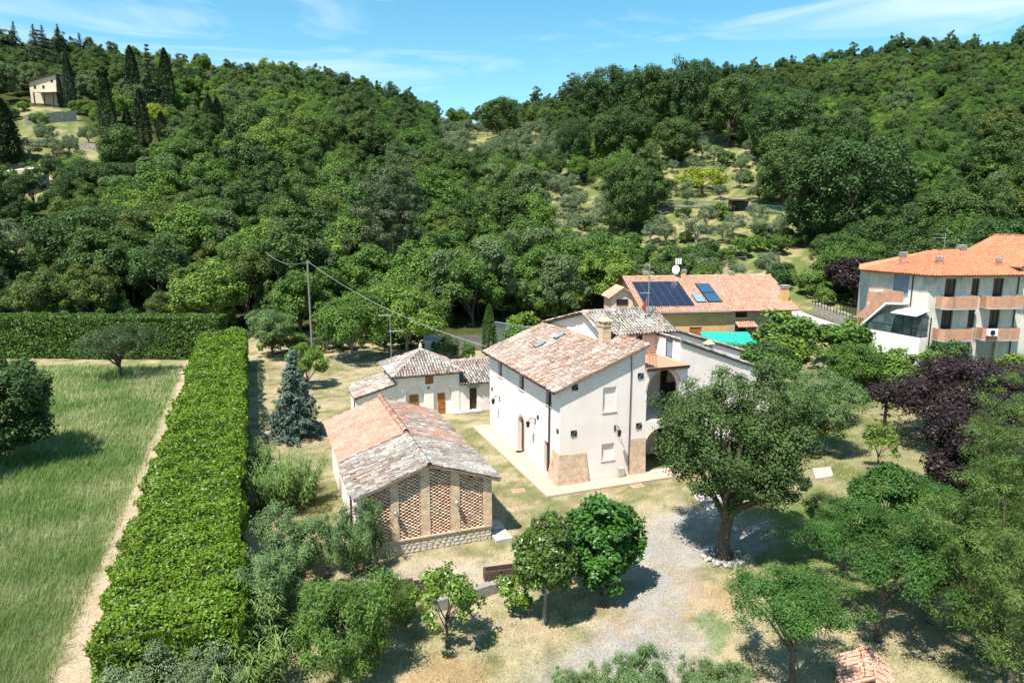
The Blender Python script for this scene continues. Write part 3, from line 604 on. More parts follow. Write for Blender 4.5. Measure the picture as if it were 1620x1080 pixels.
# ------------------------------------------------------------------ outbuilding with hipped roof
def outbuilding():
    t = thing('outbuilding', 'low white outbuilding with hipped tile roof and orange wooden shutters behind the barn', 'outbuilding', (-4.57, 57.55, 0), R(20.8))
    b = MB(); w = W((-5.5, 0), (1, 0))
    NI = [(.77, 2.37, -.1, 2.68, 'arch'), (3.19, 4.8, -.1, 2.66, 'arch')]
    wall(b, w, 5.5, -.3, 3.78, holes=NI + [(2.49, 3.21, 2.82, 3.64)], depth=.24)
    for a0, a1, b0, b1, _ in NI: b.poly([w(a0, -.24, b0), w(a1, -.24, b0), w(a1, -.24, b1), w(a0, -.24, b1)])
    b.poly([(-5.5, 0, -.3), (-5.5, 5.6, -.3), (-5.5, 5.6, 3.78), (-5.5, 0, 3.78)]); b.poly([(0, 0, -.3), (0, 5.6, -.3), (0, 5.6, 3.78), (0, 0, 3.78)]); b.poly([(-5.5, 5.6, -.3), (0, 5.6, -.3), (0, 5.6, 3.78), (-5.5, 5.6, 3.78)])
    # lean-to on the left, link on the right
    wl = W((-8.75, .02), (1, 0)); wall(b, wl, 3.25, -.3, 2.22, 3.08, holes=[(1.95, 2.83, .9, 1.86)], depth=.15)
    b.poly([(-8.75, .02, -.3), (-8.75, 4.2, -.3), (-8.75, 4.2, 2.22), (-8.75, .02, 2.22)]); b.poly([(-8.75, 4.2, -.3), (-5.5, 4.2, -.3), (-5.5, 4.2, 3.08), (-8.75, 4.2, 2.22)])
    wr = W((0, .05), (1, 0)); wall(b, wr, 4.2, -.3, 2.62, holes=[(.93, 1.62, .15, 2.12)], depth=.2)
    b.poly([(4.2, .05, -.3), (4.2, 3.6, -.3), (4.2, 3.6, 3.8), (4.2, .05, 2.62)])
    b.build('wall', PLASTER2, t)
    door(t, w, 3.6, 4.26, .05, 1.88, .2, WOOD, 3); window_sh(t, w, 1.13, 1.93, .75, 1.95, .2); window_sh(t, w, 2.49, 3.21, 2.82, 3.64, .05); window_sh(t, wl, 1.95, 2.83, .9, 1.86, .08)
    door(t, wr, .93, 1.62, .15, 2.12, .16, WOOD_D, 3)
    s = MB(); wr.box(s, .75, 1.85, .004, .09, 2.14, 2.26); s.build('door_hood', CONCRETE, t)
    s = MB(); w.box(s, 2.66, 2.86, .004, .03, 2.38, 2.62)
    for q in range(4): w.box(s, 2.68, 2.84, .03, .045, 2.40 + q * .055, 2.43 + q * .055)
    s.build('vent_grille', STONE_D, t)
    s = MB(); s.box(-.6, 1.9, -.5, -.01, -.1, .12); s.build('doorstep', CONCRETE, t)
    ap = (-2.7, 2.8, 5.35); e = .35; z = 3.82 - .1
    c = [(-5.5 - e, -e, z), (0 + e, -e, z), (e, 5.6 + e, z), (-5.5 - e, 5.6 + e, z)]
    rf = Roof(17)
    for i in range(4): rf.face([c[i], c[(i + 1) % 4], ap], PAL_LICHEN, .25, .38, 1.5, patch=i + 4, pal2=PAL_OLD); rf.ridge(c[i], ap, PAL_LICHEN, .1)
    rf.face([(-9.0, 4.45, 2.19), (-9.0, -.25, 2.19), (-5.52, -.25, 3.13), (-5.52, 4.45, 3.13)], PAL_OLD, .25, .38, 1.5, patch=2, pal2=PAL_LICHEN)
    rf.face([(.02, -.25, 2.58), (4.2, -.25, 2.58), (4.2, 3.7, 3.86), (.02, 3.7, 3.86)], PAL_OLD, .25, .38, 1.5, patch=5, pal2=PAL_LICHEN)
    rf.ridge((.3, 3.7, 3.86), (4.2, 3.7, 3.86)); o = rf.build(t)
    f = MB(); f.tube([(-2.7, 2.8, 5.3), (-2.7, 2.8, 5.5), (-2.7, 2.8, 5.56), (-2.7, 2.8, 5.75), (-2.7, 2.8, 5.95)], [.22, .14, .17, .12, .03], 8); f.build('finial', STONE, o)
    g = MB(); g.tube([(-5.9, -.42, 3.66), (.4, -.42, 3.66)], .06, 6); g.build('gutter', COPPER, o); g = MB(); g.tube([(-9.0, -.3, 2.1), (-9.0, -.12, 1.9), (-9.0, -.12, .1)], .05, 6); g.build('downpipe', COPPER, t)
def window_sh(parent, w, a0, a1, b0, b1, depth):
    s = MB(); c = (a0 + a1) / 2
    for x0, x1 in ((a0 + .003, c - .006), (c + .006, a1 - .003)):
        w.box(s, x0, x1, -depth - .04, -depth, b0, b1); w.box(s, x0 + .02, x0 + .08, -depth, -depth + .025, b0 + .02, b1 - .02); w.box(s, x1 - .08, x1 - .02, -depth, -depth + .025, b0 + .02, b1 - .02)
        for z in (b0 + .02, (b0 + b1) / 2 - .03, b1 - .08): w.box(s, x0 + .08, x1 - .08, -depth, -depth + .02, z, z + .06)
    return s.build('shutter', WOOD, parent)
outbuilding()

# ------------------------------------------------------------------ brick barn
def barn():
    t = thing('barn', 'barn with pierced brick lattice gable and half red, half lichened tile roof', 'barn', (-7.41, 31.53, 0), R(21))
    wd = 6.75; L = 13.0; ez = 3.45; rz = 4.62; mid = wd / 2
    b = MB()
    top = lambda x: ez + (rz - ez) * (1 - abs(x - mid) / mid)
    for x, x2 in ((0, .22), (wd, wd - .22)): b.poly([(x, .0, -.3), (x, L, -.3), (x, L, ez), (x, 0, ez)]); b.poly([(x2, .3, -.3), (x2, L - .2, -.3), (x2, L - .2, ez), (x2, .3, ez)])
    b.poly([(0, L, -.3), (wd, L, -.3), (wd, L, ez), (mid, L, rz), (0, L, ez)]); b.poly([(.2, L - .2, -.3), (wd - .2, L - .2, -.3), (wd - .2, L - .2, ez), (mid, L - .2, rz - .1), (.2, L - .2, ez)])
    b.poly([(.2, .3, .02), (wd - .2, .3, .02), (wd - .2, L - .2, .02), (.2, L - .2, .02)])
    b.build('wall', PLASTER, t)
    P = [(-.02, .17), (1.42, 1.84), (2.96, 3.44), (4.54, 5.02), (6.30, wd + .02)]
    for x0, x1 in P:
        k = MB(); zt = [top(min(max(x, 0), wd)) - .02 for x in (x0, x1)]
        if x0 < mid < x1: k.hexa([(x0, -.08, .7), (x1, -.08, .7), (x1, .3, .7), (x0, .3, .7)], [(x0, -.08, zt[0]), (x1, -.08, zt[1]), (x1, .3, zt[1]), (x0, .3, zt[0])])
        else: k.hexa([(x0, -.08, .7), (x1, -.08, .7), (x1, .3, .7), (x0, .3, .7)], [(x0, -.08, zt[0]), (x1, -.08, zt[1]), (x1, .3, zt[1]), (x0, .3, zt[0])])
        k.build('brick_pier', BRICK_O, t)
    rng = np.random.default_rng(4)
    pal = np.array([(.66, .44, .31), (.70, .50, .36), (.62, .38, .26), (.72, .54, .40), (.66, .46, .33), (.58, .33, .22)])
    for (p0, p1) in zip(P[:-1], P[1:]):
        x0, x1 = p0[1], p1[0]; V = []; Q = []; C = []; n = 0; per = .30; h = .07; ch = .088; r = 0; z = .84
        while z < max(top(x0), top(x1)) - .02:
            off = (r % 2) * per / 2; x = x0 - per + off
            while x < x1:
                a, c = max(x, x0), min(x + .172, x1)
                if c - a > .03 and z + h < min(top(a), top(c)) - .06:
                    d = rng.uniform(-.012, .006); y0, y1 = -.045 + d, .06
                    V += [(a, y0, z), (c, y0, z), (c, y1, z), (a, y1, z), (a, y0, z + ch), (c, y0, z + ch), (c, y1, z + ch), (a, y1, z + ch)]
                    Q += [(n, n + 1, n + 5, n + 4), (n + 1, n + 2, n + 6, n + 5), (n + 3, n, n + 4, n + 7), (n + 4, n + 5, n + 6, n + 7), (n, n + 3, n + 2, n + 1)]
                    C += [pal[rng.integers(len(pal))] * rng.uniform(.85, 1.2)] * 8; n += 8
                x += per
            z += ch; r += 1
        o = link('brick_lattice', np_mesh('brick_lattice', np.array(V), np.array(Q), BRICK_B, {'tc': np.array(C)}), t); o['kind'] = 'stuff'
    # rubble plinth: its stones one by one, set in a mortar core
    k = MB(); k.box(0, wd, .0, .3, -.3, .76); pl = k.build('plinth', mat('mortar', (.56, .49, .38), (.46, .40, .31), 5, .95, .4), t)
    k = MB(); k.box(-.02, wd + .02, -.1, .3, .762, .84); k.build('brick_course', BRICK_O, t)
    z = -.02; rowh = [.2, .19, .2, .18]
    sm = [stone_mesh(s, [STONE, STONE, STONE_O, STONE, STONE_O][s]) for s in range(5)]
    for r, hh in enumerate(rowh):
        x = rng.uniform(0, .15)
        while x < wd - .12:
            ww = rng.uniform(.2, .42); ww = min(ww, wd - x)
            o = link('stone', sm[rng.integers(5)], pl); o.location = (x + ww / 2, .0, z + hh / 2); o.scale = (ww * .54, .05, hh * .56); o.rotation_euler = (0, rng.uniform(-.12, .12), 0); x += ww
        z += hh
    for (x0, y0, x1, y1, zz) in ((wd + .05, -.6, wd + 1.0, .5, .16), (wd + .05, .55, wd + .95, 1.5, .3)):
        k = MB(); k.box(x0, x1, y0, y1, -.2, zz); k.build('threshold_slab', CONCRETE, t)
    for x, z in ((1.63, 2.45), (4.8, 2.5)):
        k = MB(); k.tube([(x, -.08, z), (x, -.3, z + .03)], .05, 7); k.tube([(x, -.3, z + .06), (x, -.3, z + .02), (x, -.3, z - .16)], [.05, .1, .12], 8); k.build('barn_lamp', METAL_L, t)
    # left wall door and downpipe
    wl = W((0, L), (0, -1)); door(t, wl, L - 4.3, L - 3.6, .1, 2.2, -.03, METAL_D, 3)
    e = .3; k = (rz - ez) / mid; ov = .42; ze = ez - k * ov + .1; zr = rz + .1
    rf = Roof(23); j = 5.0
    rf.face([(-ov, -.35, ze), (-ov, j, ze), (mid, j, zr), (mid, -.35, zr)], PAL_LICHEN, .21, .34, 1.7, patch=5, pal2=PAL_OLD * .8)
    rf.face([(wd + ov, j, ze), (wd + ov, -.35, ze), (mid, -.35, zr), (mid, j, zr)], PAL_LICHEN, .21, .34, 1.7, patch=6, pal2=PAL_OLD * .8)
    rf.ridge((mid, -.4, zr + .03), (mid, j, zr + .03), PAL_LICHEN, .13)
    u = .07
    rf.face([(-ov, j + .005, ze + u), (-ov, L + .3, ze + u), (mid, L + .3, zr + u), (mid, j + .005, zr + u)], PAL_RED, .26, .36, .7, flat=True, thick=.19)
    rf.face([(wd + ov, L + .3, ze + u), (wd + ov, j + .005, ze + u), (mid, j + .005, zr + u), (mid, L + .3, zr + u)], PAL_RED * .85, .26, .36, .9, flat=True, thick=.19, patch=3, pal2=PAL_OLD * .85)
    rf.ridge((mid, j, zr + u + .04), (mid, L + .35, zr + u + .04), PAL_RED, .16, .42); rf.build(t)
def stone_mesh(seed, m, n=1):
    rng = np.random.default_rng(100 + seed)
    V = []; F = []; lat = 4; lon = 7
    V.append((0, 0, 1))
    for i in range(1, lat):
        for j in range(lon):
            th = math.pi * i / lat; ph = 2 * math.pi * (j + .3 * rng.random()) / lon; q = rng.uniform(.82, 1.12)
            p = np.array([math.sin(th) * math.cos(ph), math.sin(th) * math.sin(ph), math.cos(th)]); p = np.sign(p) * np.abs(p) ** .72 * q; V.append(tuple(p))
    V.append((0, 0, -1)); e = len(V) - 1
    for j in range(lon):
        F.append((0, 1 + j, 1 + (j + 1) % lon)); F.append((e, 1 + (lat - 2) * lon + (j + 1) % lon, 1 + (lat - 2) * lon + j))
        for i in range(lat - 2): a = 1 + i * lon + j; c = 1 + i * lon + (j + 1) % lon; F.append((a, a + lon, c + lon, c))
    me = bpy.data.meshes.new('stone'); me.from_pydata(V, [], F); me.materials.append(m); me.update(); return me
barn()

# ------------------------------------------------------------------ ochre house with solar panels
def flue(parent, x, y, z0, z1, s=.28, body=ORANGE_W, capm=CONCRETE, name='chimney'):
    c = MB(); c.box(x - s, x + s, y - s, y + s, z0, z1); o = c.build(name, body, parent); k = MB(); n = 3
    for i in range(n): k.box(x - s * 1.2, x + s * 1.2, y - s * 1.2, y + s * 1.2, z1 + i * .16, z1 + i * .16 + .07)
    for dx in (-.8, .8):
        for dy in (-.8, .8): k.box(x + dx * s - .04, x + dx * s + .04, y + dy * s - .04, y + dy * s + .04, z1 + .07, z1 + .32)
    k.build('chimney_cap', capm, o); return o
def ochre_house():
    t = thing('ochre_house', 'long ochre house with solar panels on its tiled roof, behind the farmhouse', 'house', (18.3, 86.9, 0), R(7))
    b = MB(); w = W((-1.2, 0), (1, 0)); H0 = [(6.0, 7.66, .3, 2.66)]
    wall(b, w, 11.0, -.6, 4.95, holes=H0, depth=.2)
    G = [(0, -.6), (0, 4.95), (8.8, 8.35), (17.4, 5.0), (17.4, -.6)]
    b.poly([(-1.2, y, z) for y, z in G]); b.build('wall', ORANGE_W, t)
    b = MB(); w2 = W((9.8, -.03), (1, 0)); H1 = [(1.13, 2.77, 3.83, 4.55), (5.84, 7.46, 3.78, 4.5), (1.15, 2.78, .2, 2.71)]
    wall(b, w2, 8.9, -.6, 4.96, holes=H1, depth=.3); b.poly([(18.7, y if y else -.03, z) for y, z in G]); b.poly([(9.8, 0, -.6), (9.8, -.03, -.6), (9.8, -.03, 4.96), (9.8, 0, 4.96)])
    b.build('weathered_wall', ORANGE_D, t)
    door(t, w, *H0[0], .1, WOOD, 5, name='garage_door', handle=False)
    for h in H1[:2]: window(t, w2, *h, depth=.2, mull=2, sill=None)
    door(t, w2, *H1[2], .25, WOOD_D, 3)
    k = .39; z = lambda y: 5.0 + k * y; e0 = -.55; x0, x1 = -1.8, 20.0
    rf = Roof(31)
    rf.face([(x0, e0, z(e0)), (10.1, e0, z(e0)), (10.1, 8.8, z(8.8)), (x0, 8.8, z(8.8))], PAL_PINK, .26, .38, .8); rf.face([(10.1, e0 - .15, z(e0 - .15) + .03), (x1 - .6, e0 - .15, z(e0 - .15) + .03), (x1, 8.8, z(8.8) + .03), (10.1, 8.8, z(8.8) + .03)], PAL_PINK, .26, .38, .8)
    rf.face([(x1, 17.9, z(-.3)), (x0, 17.9, z(-.3)), (x0, 8.8, z(8.8)), (x1, 8.8, z(8.8))], PAL_PINK, .26, .38, .8)
    rf.ridge((x0, 8.8, z(8.8) + .05), (x1, 8.8, z(8.8) + .07), PAL_PINK, .15); o = rf.build(t)
    g = MB(); g.tube([(x0, e0 - .08, z(e0) - .08), (10.1, e0 - .08, z(e0) - .08)], .1, 7); g.build('gutter', METAL_L, o)
    # porch canopy
    rf = Roof(33); rf.face([(10.8, -1.5, 2.78), (13.5, -1.5, 2.78), (13.5, -.04, 3.35), (10.8, -.04, 3.35)], PAL_PINK, .24, .36, .9); o = rf.build(t, 'porch_roof')
    p = MB(); p.tube([(11.0, -1.35, 2.65), (11.0, -.04, 2.2)], .05, 5); p.tube([(13.3, -1.35, 2.65), (13.3, -.04, 2.2)], .05, 5); p.build('bracket', WOOD_D, o)
    # solar array: 6 columns, 4 rows, each panel its own
    ay = np.array([0, 1, k]) / math.hypot(1, k); nn = np.array([0, -k, 1]) / math.hypot(1, k)
    def rpt(x, s, h): return tuple(np.array([x, 0, 5.0]) + ay * s + nn * h)
    def plate(x0, x1, s0, s1, h0, h1, mb): return mb.hexa([rpt(x0, s0, h0), rpt(x1, s0, h0), rpt(x1, s1, h0), rpt(x0, s1, h0)], [rpt(x0, s0, h1), rpt(x1, s0, h1), rpt(x1, s1, h1), rpt(x0, s1, h1)])
    arr = plate(-.98, 5.6, .68, 7.66, .12, .17, MB()).build('solar_array', METAL_L, t); arr['label'] = 'grid of dark blue solar panels'
    pw, ph = 6.58 / 6, 6.98 / 4; pm = None
    for i in range(6):
        for j in range(4):
            if pm is None: pm = plate(.02, pw - .02, .02, ph - .02, .171, .2, MB()).mesh('solar_panel', SOLAR)
            o = link('solar_panel', pm, arr); d = np.array(rpt(-.98 + i * pw, .68 + j * ph, 0)) - np.array(rpt(0, 0, 0)); o.location = tuple(d)
    s = plate(7.8, 9.7, 1.6, 4.1, .12, .2, MB()).build('solar_collector', METAL_D, t); plate(7.88, 9.62, 1.68, 4.02, .2, .215, MB()).build('pane', COLLECT, s)
    s = plate(7.8, 9.7, 4.2, 6.9, .12, .2, MB()).build('solar_collector', METAL_D, t); plate(7.88, 9.62, 4.28, 6.82, .2, .215, MB()).build('pane', COLLECT, s)
    s = plate(6.2, 7.55, 1.6, 3.8, .12, .2, MB()).build('skylight', METAL_D, t); plate(6.28, 7.47, 1.7, 3.7, .2, .215, MB()).build('pane', GLASS_B, s)
    flue(t, 1.3, 8.1, 7.9, 8.9, .3); flue(t, 7.1, 8.9, 8.2, 9.0, .28); flue(t, 14.0, 8.8, 8.2, 8.75, .3); flue(t, 18.5, 1.8, 5.4, 7.4, .42)
    # small gabled dormer block at the left end
    b = MB(); b.poly([(-4.3, 5.2, 2), (-1.25, 5.2, 2), (-1.25, 5.2, 6.4), (-2.8, 5.2, 7.2), (-4.3, 5.2, 6.2)]); b.poly([(-4.3, 5.2, -.5), (-4.3, 9, -.5), (-4.3, 9, 6.2), (-4.3, 5.2, 6.2)]); b.poly([(-4.3, 5.2, -.5), (-1.25, 5.2, -.5), (-1.25, 5.2, 2), (-4.3, 5.2, 2)]); b.build('side_wall', PLASTER_P, t)
    window(t, W((-4.3, 5.19), (1, 0)), .7, 2.3, 5.0, 5.8, -.06, mull=1, sill=None)
    rf = Roof(35); rf.face([(-4.7, 4.8, 6.0), (-4.7, 9, 6.0), (-2.8, 9, 7.3), (-2.8, 4.8, 7.3)][::-1][::-1], PAL_PINK); rf.face([(-.9, 9, 6.3), (-.9, 4.8, 6.3), (-2.8, 4.8, 7.3), (-2.8, 9, 7.3)], PAL_PINK); rf.build(t, 'side_roof')
ochre_house()

# ------------------------------------------------------------------ apartment block on the right
APO = np.array([40.2, 65.6]); APA = R(5)
def apartment():
    zg = 2.0
    t = thing('apartment_building', 'grey three storey block with terracotta balconies and orange hipped roof, right', 'building', (APO[0], APO[1], 0), APA)
    w = W((0, 0), (1, 0)); wl = W((-1.95, 6.5), (1.95, -6.5)); LL = math.hypot(1.95, 6.5)
    b = MB()
    D1 = [(1.6, 2.74, 8.3, 10.95), (4.34, 5.15, 8.3, 10.95), (6.57, 7.66, 8.3, 10.95)]; D2 = [(1.6, 2.74, 5.2, 7.95), (4.34, 5.08, 5.2, 7.95), (6.6, 7.66, 5.2, 7.95)]
    GR = [(1.2, 4.9, zg, 5.0), (5.55, 7.6, zg, 5.0)]
    wall(b, w, 9.2, zg - 1, 11.3, holes=D1 + D2 + GR, depth=.25)
    EN = (LL - 3.95, LL - 2.2, 8.9, 11.1)
    wall(b, wl, LL, zg - 1, 11.3, holes=[EN], depth=.2)
    b.poly([(9.2, 0, zg - 1), (9.2, 12, zg - 1), (9.2, 12, 11.3), (9.2, 0, 11.3)]); b.poly([(-1.95, 6.5, zg - 1), (1, 13, zg - 1), (1, 13, 11.3), (-1.95, 6.5, 11.3)]); b.poly([(1, 13, zg - 1), (9.2, 12, zg - 1), (9.2, 12, 11.3), (1, 13, 11.3)])
    b.build('wall', GREYW, t)
    for h in D1 + D2: window(t, w, *h, depth=.18, mull=1, sill=None, name='balcony_door')
    for h in GR: door(t, w, *h, .2, METAL_L, 5, name='garage_door', handle=False)
    window(t, wl, *EN, depth=.12, frame=METAL_L, pane=GLASS_B, mull=1, sill=None, name='entrance_door')
    for z in (8.2, 5.1):
        for x0, x1 in ((.75, 4.45), (5.3, 9.15)):
            s = MB(); pts = [(x0 + .05, -.001), (x0, -.9), (x0 + .35, -1.35), (x1 - .35, -1.35), (x1, -.9), (x1 - .05, -.001)]
            s.hexa([(x, y, z - .1) for x, y in pts], [(x, y, z + .06) for x, y in pts]); o = s.build('balcony', CONCRETE, t)
            p = MB()
            for (ax, ay), (bx, by) in zip(pts[:-1], pts[1:]):
                q = [(ax, ay), (bx, by), (bx * .985 + .015 * (x0 + x1) / 2, by + .09), (ax * .985 + .015 * (x0 + x1) / 2, ay + .09)]
                if ay == -.001: q = [(ax, ay), (bx, by), (bx + .09, by), (ax + .09, ay)]
                if by == -.001: q = [(ax, ay), (bx, by), (bx - .09, by), (ax - .09, ay)]
                p.hexa([(x, y, z + .062) for x, y in q], [(x, y, z + 1.13) for x, y in q])
            p.build('parapet', TERRA_P, o)
    # outside stair with sloping parapet on the left face
    s = MB(); st = [(LL - 3.95, 9.55), (LL - 1.9, 9.55), (LL - 1.9, 8.45), (LL - 3.7, 8.3), (LL - 7.0, 5.1), (LL - 7.7, 5.1), (LL - 7.7, 5.9)]
    s.hexa([wl(a, .95, z) for a, z in st], [wl(a, 1.1, z) for a, z in st]); o = s.build('stair_parapet', TERRA_P, t)
    s = MB(); tr = [(LL - 1.9, 8.28), (LL - 1.9, 8.44), (LL - 3.72, 8.29), (LL - 7.02, 5.09), (LL - 7.02, 4.9), (LL - 3.6, 8.12)]
    s.hexa([wl(a, 0.001, z) for a, z in tr], [wl(a, 1.14, z) for a, z in tr]); s.build('stair_slab', WHITE_P, t)
    s = MB(); wl.box(s, LL - 6.1, LL - 4.9, -.001, .9, 8.1, 9.2); s.build('upper_parapet', TERRA_P, t)
    # glazed veranda with white awning
    s = MB(); a0, a1, d = LL - 5.7, LL + .35, 1.0
    wl.box(s, a0, a1, .002, d, zg - 1, 5.3); o = s.build('veranda', PLASTER2, t)
    tp = lambda a: min(7.4, 4.75 + (a - (LL - 7.02)) * .9415)
    f = MB(); A = np.linspace(a0 + .05, a1 - .05, 7)
    for a in A: wl.box(f, a - .04, a + .04, d - .12, d - .03, 5.3, tp(a - .04))
    for a, c in zip(A[:-1], A[1:]):
        for z in (5.3, 6.1): wl.box(f, a + .04, c - .04, d - .11, d - .04, z, z + .08)
        f.hexa([wl(a, d - .11, tp(a) - .08), wl(c, d - .11, tp(c) - .08), wl(c, d - .04, tp(c) - .08), wl(a, d - .04, tp(a) - .08)], [wl(a, d - .11, tp(a)), wl(c, d - .11, tp(c)), wl(c, d - .04, tp(c)), wl(a, d - .04, tp(a))])
    for z in (5.3, 6.1, 7.32): wl.box(f, a1 - .1, a1 - .02, .02, d - .12, z, z + .08)
    f.build('veranda_frame', mat('blue_grey_frame', (.05, .075, .09), (.04, .06, .075), 4, .5), o)
    for a, c in zip(A[:-1], A[1:]): g = MB(); g.hexa([wl(a + .04, d - .085, 5.38), wl(c - .04, d - .085, 5.38), wl(c - .04, d - .075, 5.38), wl(a + .04, d - .075, 5.38)], [wl(a + .04, d - .085, tp(a) - .08), wl(c - .04, d - .085, tp(c) - .08), wl(c - .04, d - .075, tp(c) - .08), wl(a + .04, d - .075, tp(a) - .08)]); g.build('pane', GLASS_V, o)
    g = MB(); wl.box(g, a1 - .065, a1 - .055, .02, d - .1, 5.38, 7.32); g.build('pane', GLASS_V, o)
    s = MB(); s.slab([wl(a0 + 3.3, .05, 7.95), wl(a1, .05, 7.95), wl(a1 + .1, d + .9, 7.5), wl(a0 + 3.3, d + .9, 7.5)], (0, 0, -.05)); s.build('awning', AWN, t)
    for pts in ([(wl(LL - 1.75, .08, 11.2)), wl(LL - 1.75, .08, 8.0)], [(.5, -.09, 7.2), (.5, -.09, zg)], [(9.1, -.09, 11.2), (9.1, -.09, zg)]):
        p = MB(); p.tube(pts, .06, 6); p.build('downpipe', COPPER, t)
    p = MB(); p.box(5.3, 6.2, -1.75, -1.38, 5.6, 6.25); o = p.build('air_conditioner', WHITE_P, t); p = MB(); p.tube([(5.65, -1.751, 5.92), (5.65, -1.78, 5.92)], .25, 14); p.build('fan_grille', METAL_D, o)
    e = [(-2.9, 6.9, 11.3), (-.45, -.75, 11.3), (9.6, -.75, 11.3), (10, 13, 11.3), (1.3, 13.6, 11.3)]; r1, r2 = (4.6, 6.2, 13.3), (9.8, 6.2, 13.35)
    rf = Roof(41)
    rf.face([e[1], e[2], r2, r1], PAL_ORANGE, .28, .4, .5); rf.face([e[0], e[1], r1], PAL_ORANGE, .28, .4, .5); rf.face([e[4], e[0], r1], PAL_ORANGE, .28, .4, .5); rf.face([e[3], e[4], r1, r2], PAL_ORANGE, .28, .4, .5)
    for p in (e[1], e[0]): rf.ridge(p, r1, PAL_ORANGE, .12)
    rf.ridge(r1, r2, PAL_ORANGE, .13); rf.build(t)
    flue(t, .2, 4.6, 11.6, 12.9, .25, TERRA_P); flue(t, 2.3, 2.1, 11.9, 12.6, .25, TERRA_P); flue(t, 8.2, 1.6, 11.9, 12.45, .2, TERRA_P); flue(t, 7.7, 6.2, 13.1, 13.5, .3, TERRA_P)
apartment()
def neighbour():
    t = thing('neighbour_house', 'grey gabled house with orange tiles at the right edge, behind the apartment block', 'house', (49.9, 67.2, 0), R(5))
    b = MB(); G = [(0, 1), (0, 12.2), (4.8, 14.6), (11, 12.0), (11, 1)]
    b.poly([(x, 0, z) for x, z in G]); b.poly([(0, 0, 1), (0, 9, 1), (0, 9, 12.2), (0, 0, 12.2)]); b.poly([(11, 0, 1), (11, 9, 1), (11, 9, 12), (11, 0, 12)]); b.build('wall', GREYW, t)
    w = W((0, -.003), (1, 0)); s = MB(); w.box(s, 1.8, 4.6, .0, .02, 11.6, 12.9); o = s.build('attic_window', GLASS_D, t)
    s = MB(); w.box(s, 1.8, 4.6, .02, .06, 11.6, 11.75); w.box(s, 3.1, 3.25, .02, .06, 11.75, 12.9); s.build('frame', WOOD_D, o)
    rf = Roof(43); rf.face([(-.7, 9.5, 11.95), (-.7, -.9, 11.95), (4.8, -.9, 14.75), (4.8, 9.5, 14.75)], PAL_ORANGE, .28, .4, .5); rf.face([(11.6, -.9, 11.85), (11.6, 9.5, 11.85), (4.8, 9.5, 14.75), (4.8, -.9, 14.75)], PAL_ORANGE, .28, .4, .5)
    rf.ridge((4.8, -.9, 14.8), (4.8, 9.5, 14.8), PAL_ORANGE, .13); rf.build(t)
neighbour()
def hilltop():
    p = spot(82, 166)
    t = thing('hilltop_house', 'small stone house with tiled lean roof high among cypresses, top left', 'house', (p[0] - 5.5, p[1], p[2] + .5), R(-6))
    k = p[1] / 190.0 * .74
    b = MB(); w = W((0, 0), (1, 0)); Lx = 10.5 * k; H = [(1.6 * k, 2.6 * k, 4.6 * k, 5.8 * k), (4.9 * k, 5.9 * k, 4.6 * k, 5.8 * k), (8.4 * k, 9.3 * k, 6.6 * k, 7.6 * k)]
    wall(b, w, Lx, -4, 7.2 * k, 9.6 * k, holes=H, depth=.2); b.poly([(0, 0, -4), (0, 8, -4), (0, 8, 7.2 * k), (0, 0, 7.2 * k)]); b.poly([(Lx, 0, -2), (Lx, 8, -2), (Lx, 8, 9.6 * k), (Lx, 0, 9.6 * k)])
    b.build('wall', mat('hill_stone', (.66, .55, .40), (.56, .45, .32), 2, .95, .3), t)
    for h in H: window(t, w, *h, depth=.15, mull=1, sill=None)
    rf = Roof(51); rf.face([(-.6, 8.4, 7.0 * k), (-.6, -.5, 7.0 * k), (Lx + .5, -.5, 9.75 * k), (Lx + .5, 8.4, 9.75 * k)], PAL_OLD, .3, .42, 1); rf.build(t)
    s = MB(); s.slab([(3, -.05, 3.4 * k), (9, -.05, 3.4 * k), (9, -3, 2.9 * k), (3, -3, 2.9 * k)], (0, 0, -.12)); o = s.build('porch_roof', CONCRETE, t)
    s = MB(); [s.box(x, x + .25, -2.9, -2.65, -2, 2.8 * k) for x in (3.2, 6, 8.6)]; s.build('porch_post', WOOD_D, o)
    flue(t, 2.5, 4, 7.4 * k, 8.6 * k, .3, STONE_W, STONE_W)
hilltop()

# ------------------------------------------------------------------ walls, fences, antennas, garden things
def drywall(name, label, cat, pts, h, thick, material=STONE_W, group=None):
    t = thing(name, label, cat, (*pts[0][:2], pts[0][2]), 0, group); m = MB(); o = np.array(pts[0]); rng = np.random.default_rng(int(abs(o[0] * 7)))
    for a, b in zip(pts[:-1], pts[1:]):
        a = np.array(a) - o; b = np.array(b) - o; d = b - a; n = np.array([d[1], -d[0], 0]); n /= np.linalg.norm(n); K = max(2, int(np.linalg.norm(d) / 1.2))
        for i in range(K):
            p, q = a + d * i / K, a + d * (i + 1) / K; h0, h1 = h * rng.uniform(.92, 1.06), h * rng.uniform(.92, 1.06)
            m.hexa([p - (0, 0, .6), q - (0, 0, .6), q - n * thick - (0, 0, .6), p - n * thick - (0, 0, .6)], [p + (0, 0, h0), q + (0, 0, h1), q - n * thick + (0, 0, h1), p - n * thick + (0, 0, h0)])
    m.build('masonry', material, t); return t
def gp(u, v, dz=0): p = spot(u, v); return (p[0], p[1], p[2] + dz)
drywall('stone_terrace_wall', 'pale stone terrace wall below the hilltop house', 'wall', [gp(40, 200), gp(75, 196), gp(122, 192)], 2.6, .6, STONE_W)
drywall('stone_terrace_wall', 'long low stone terrace wall across the top left slope', 'wall', [gp(28, 232), gp(80, 233), gp(160, 240)], 1.6, .6, STONE_W)
drywall('stone_terrace_wall', 'stone wall under the grey guardrail at the left edge', 'wall', [gp(8, 312), gp(45, 312), gp(80, 300)], 3.4, .6, STONE_W)
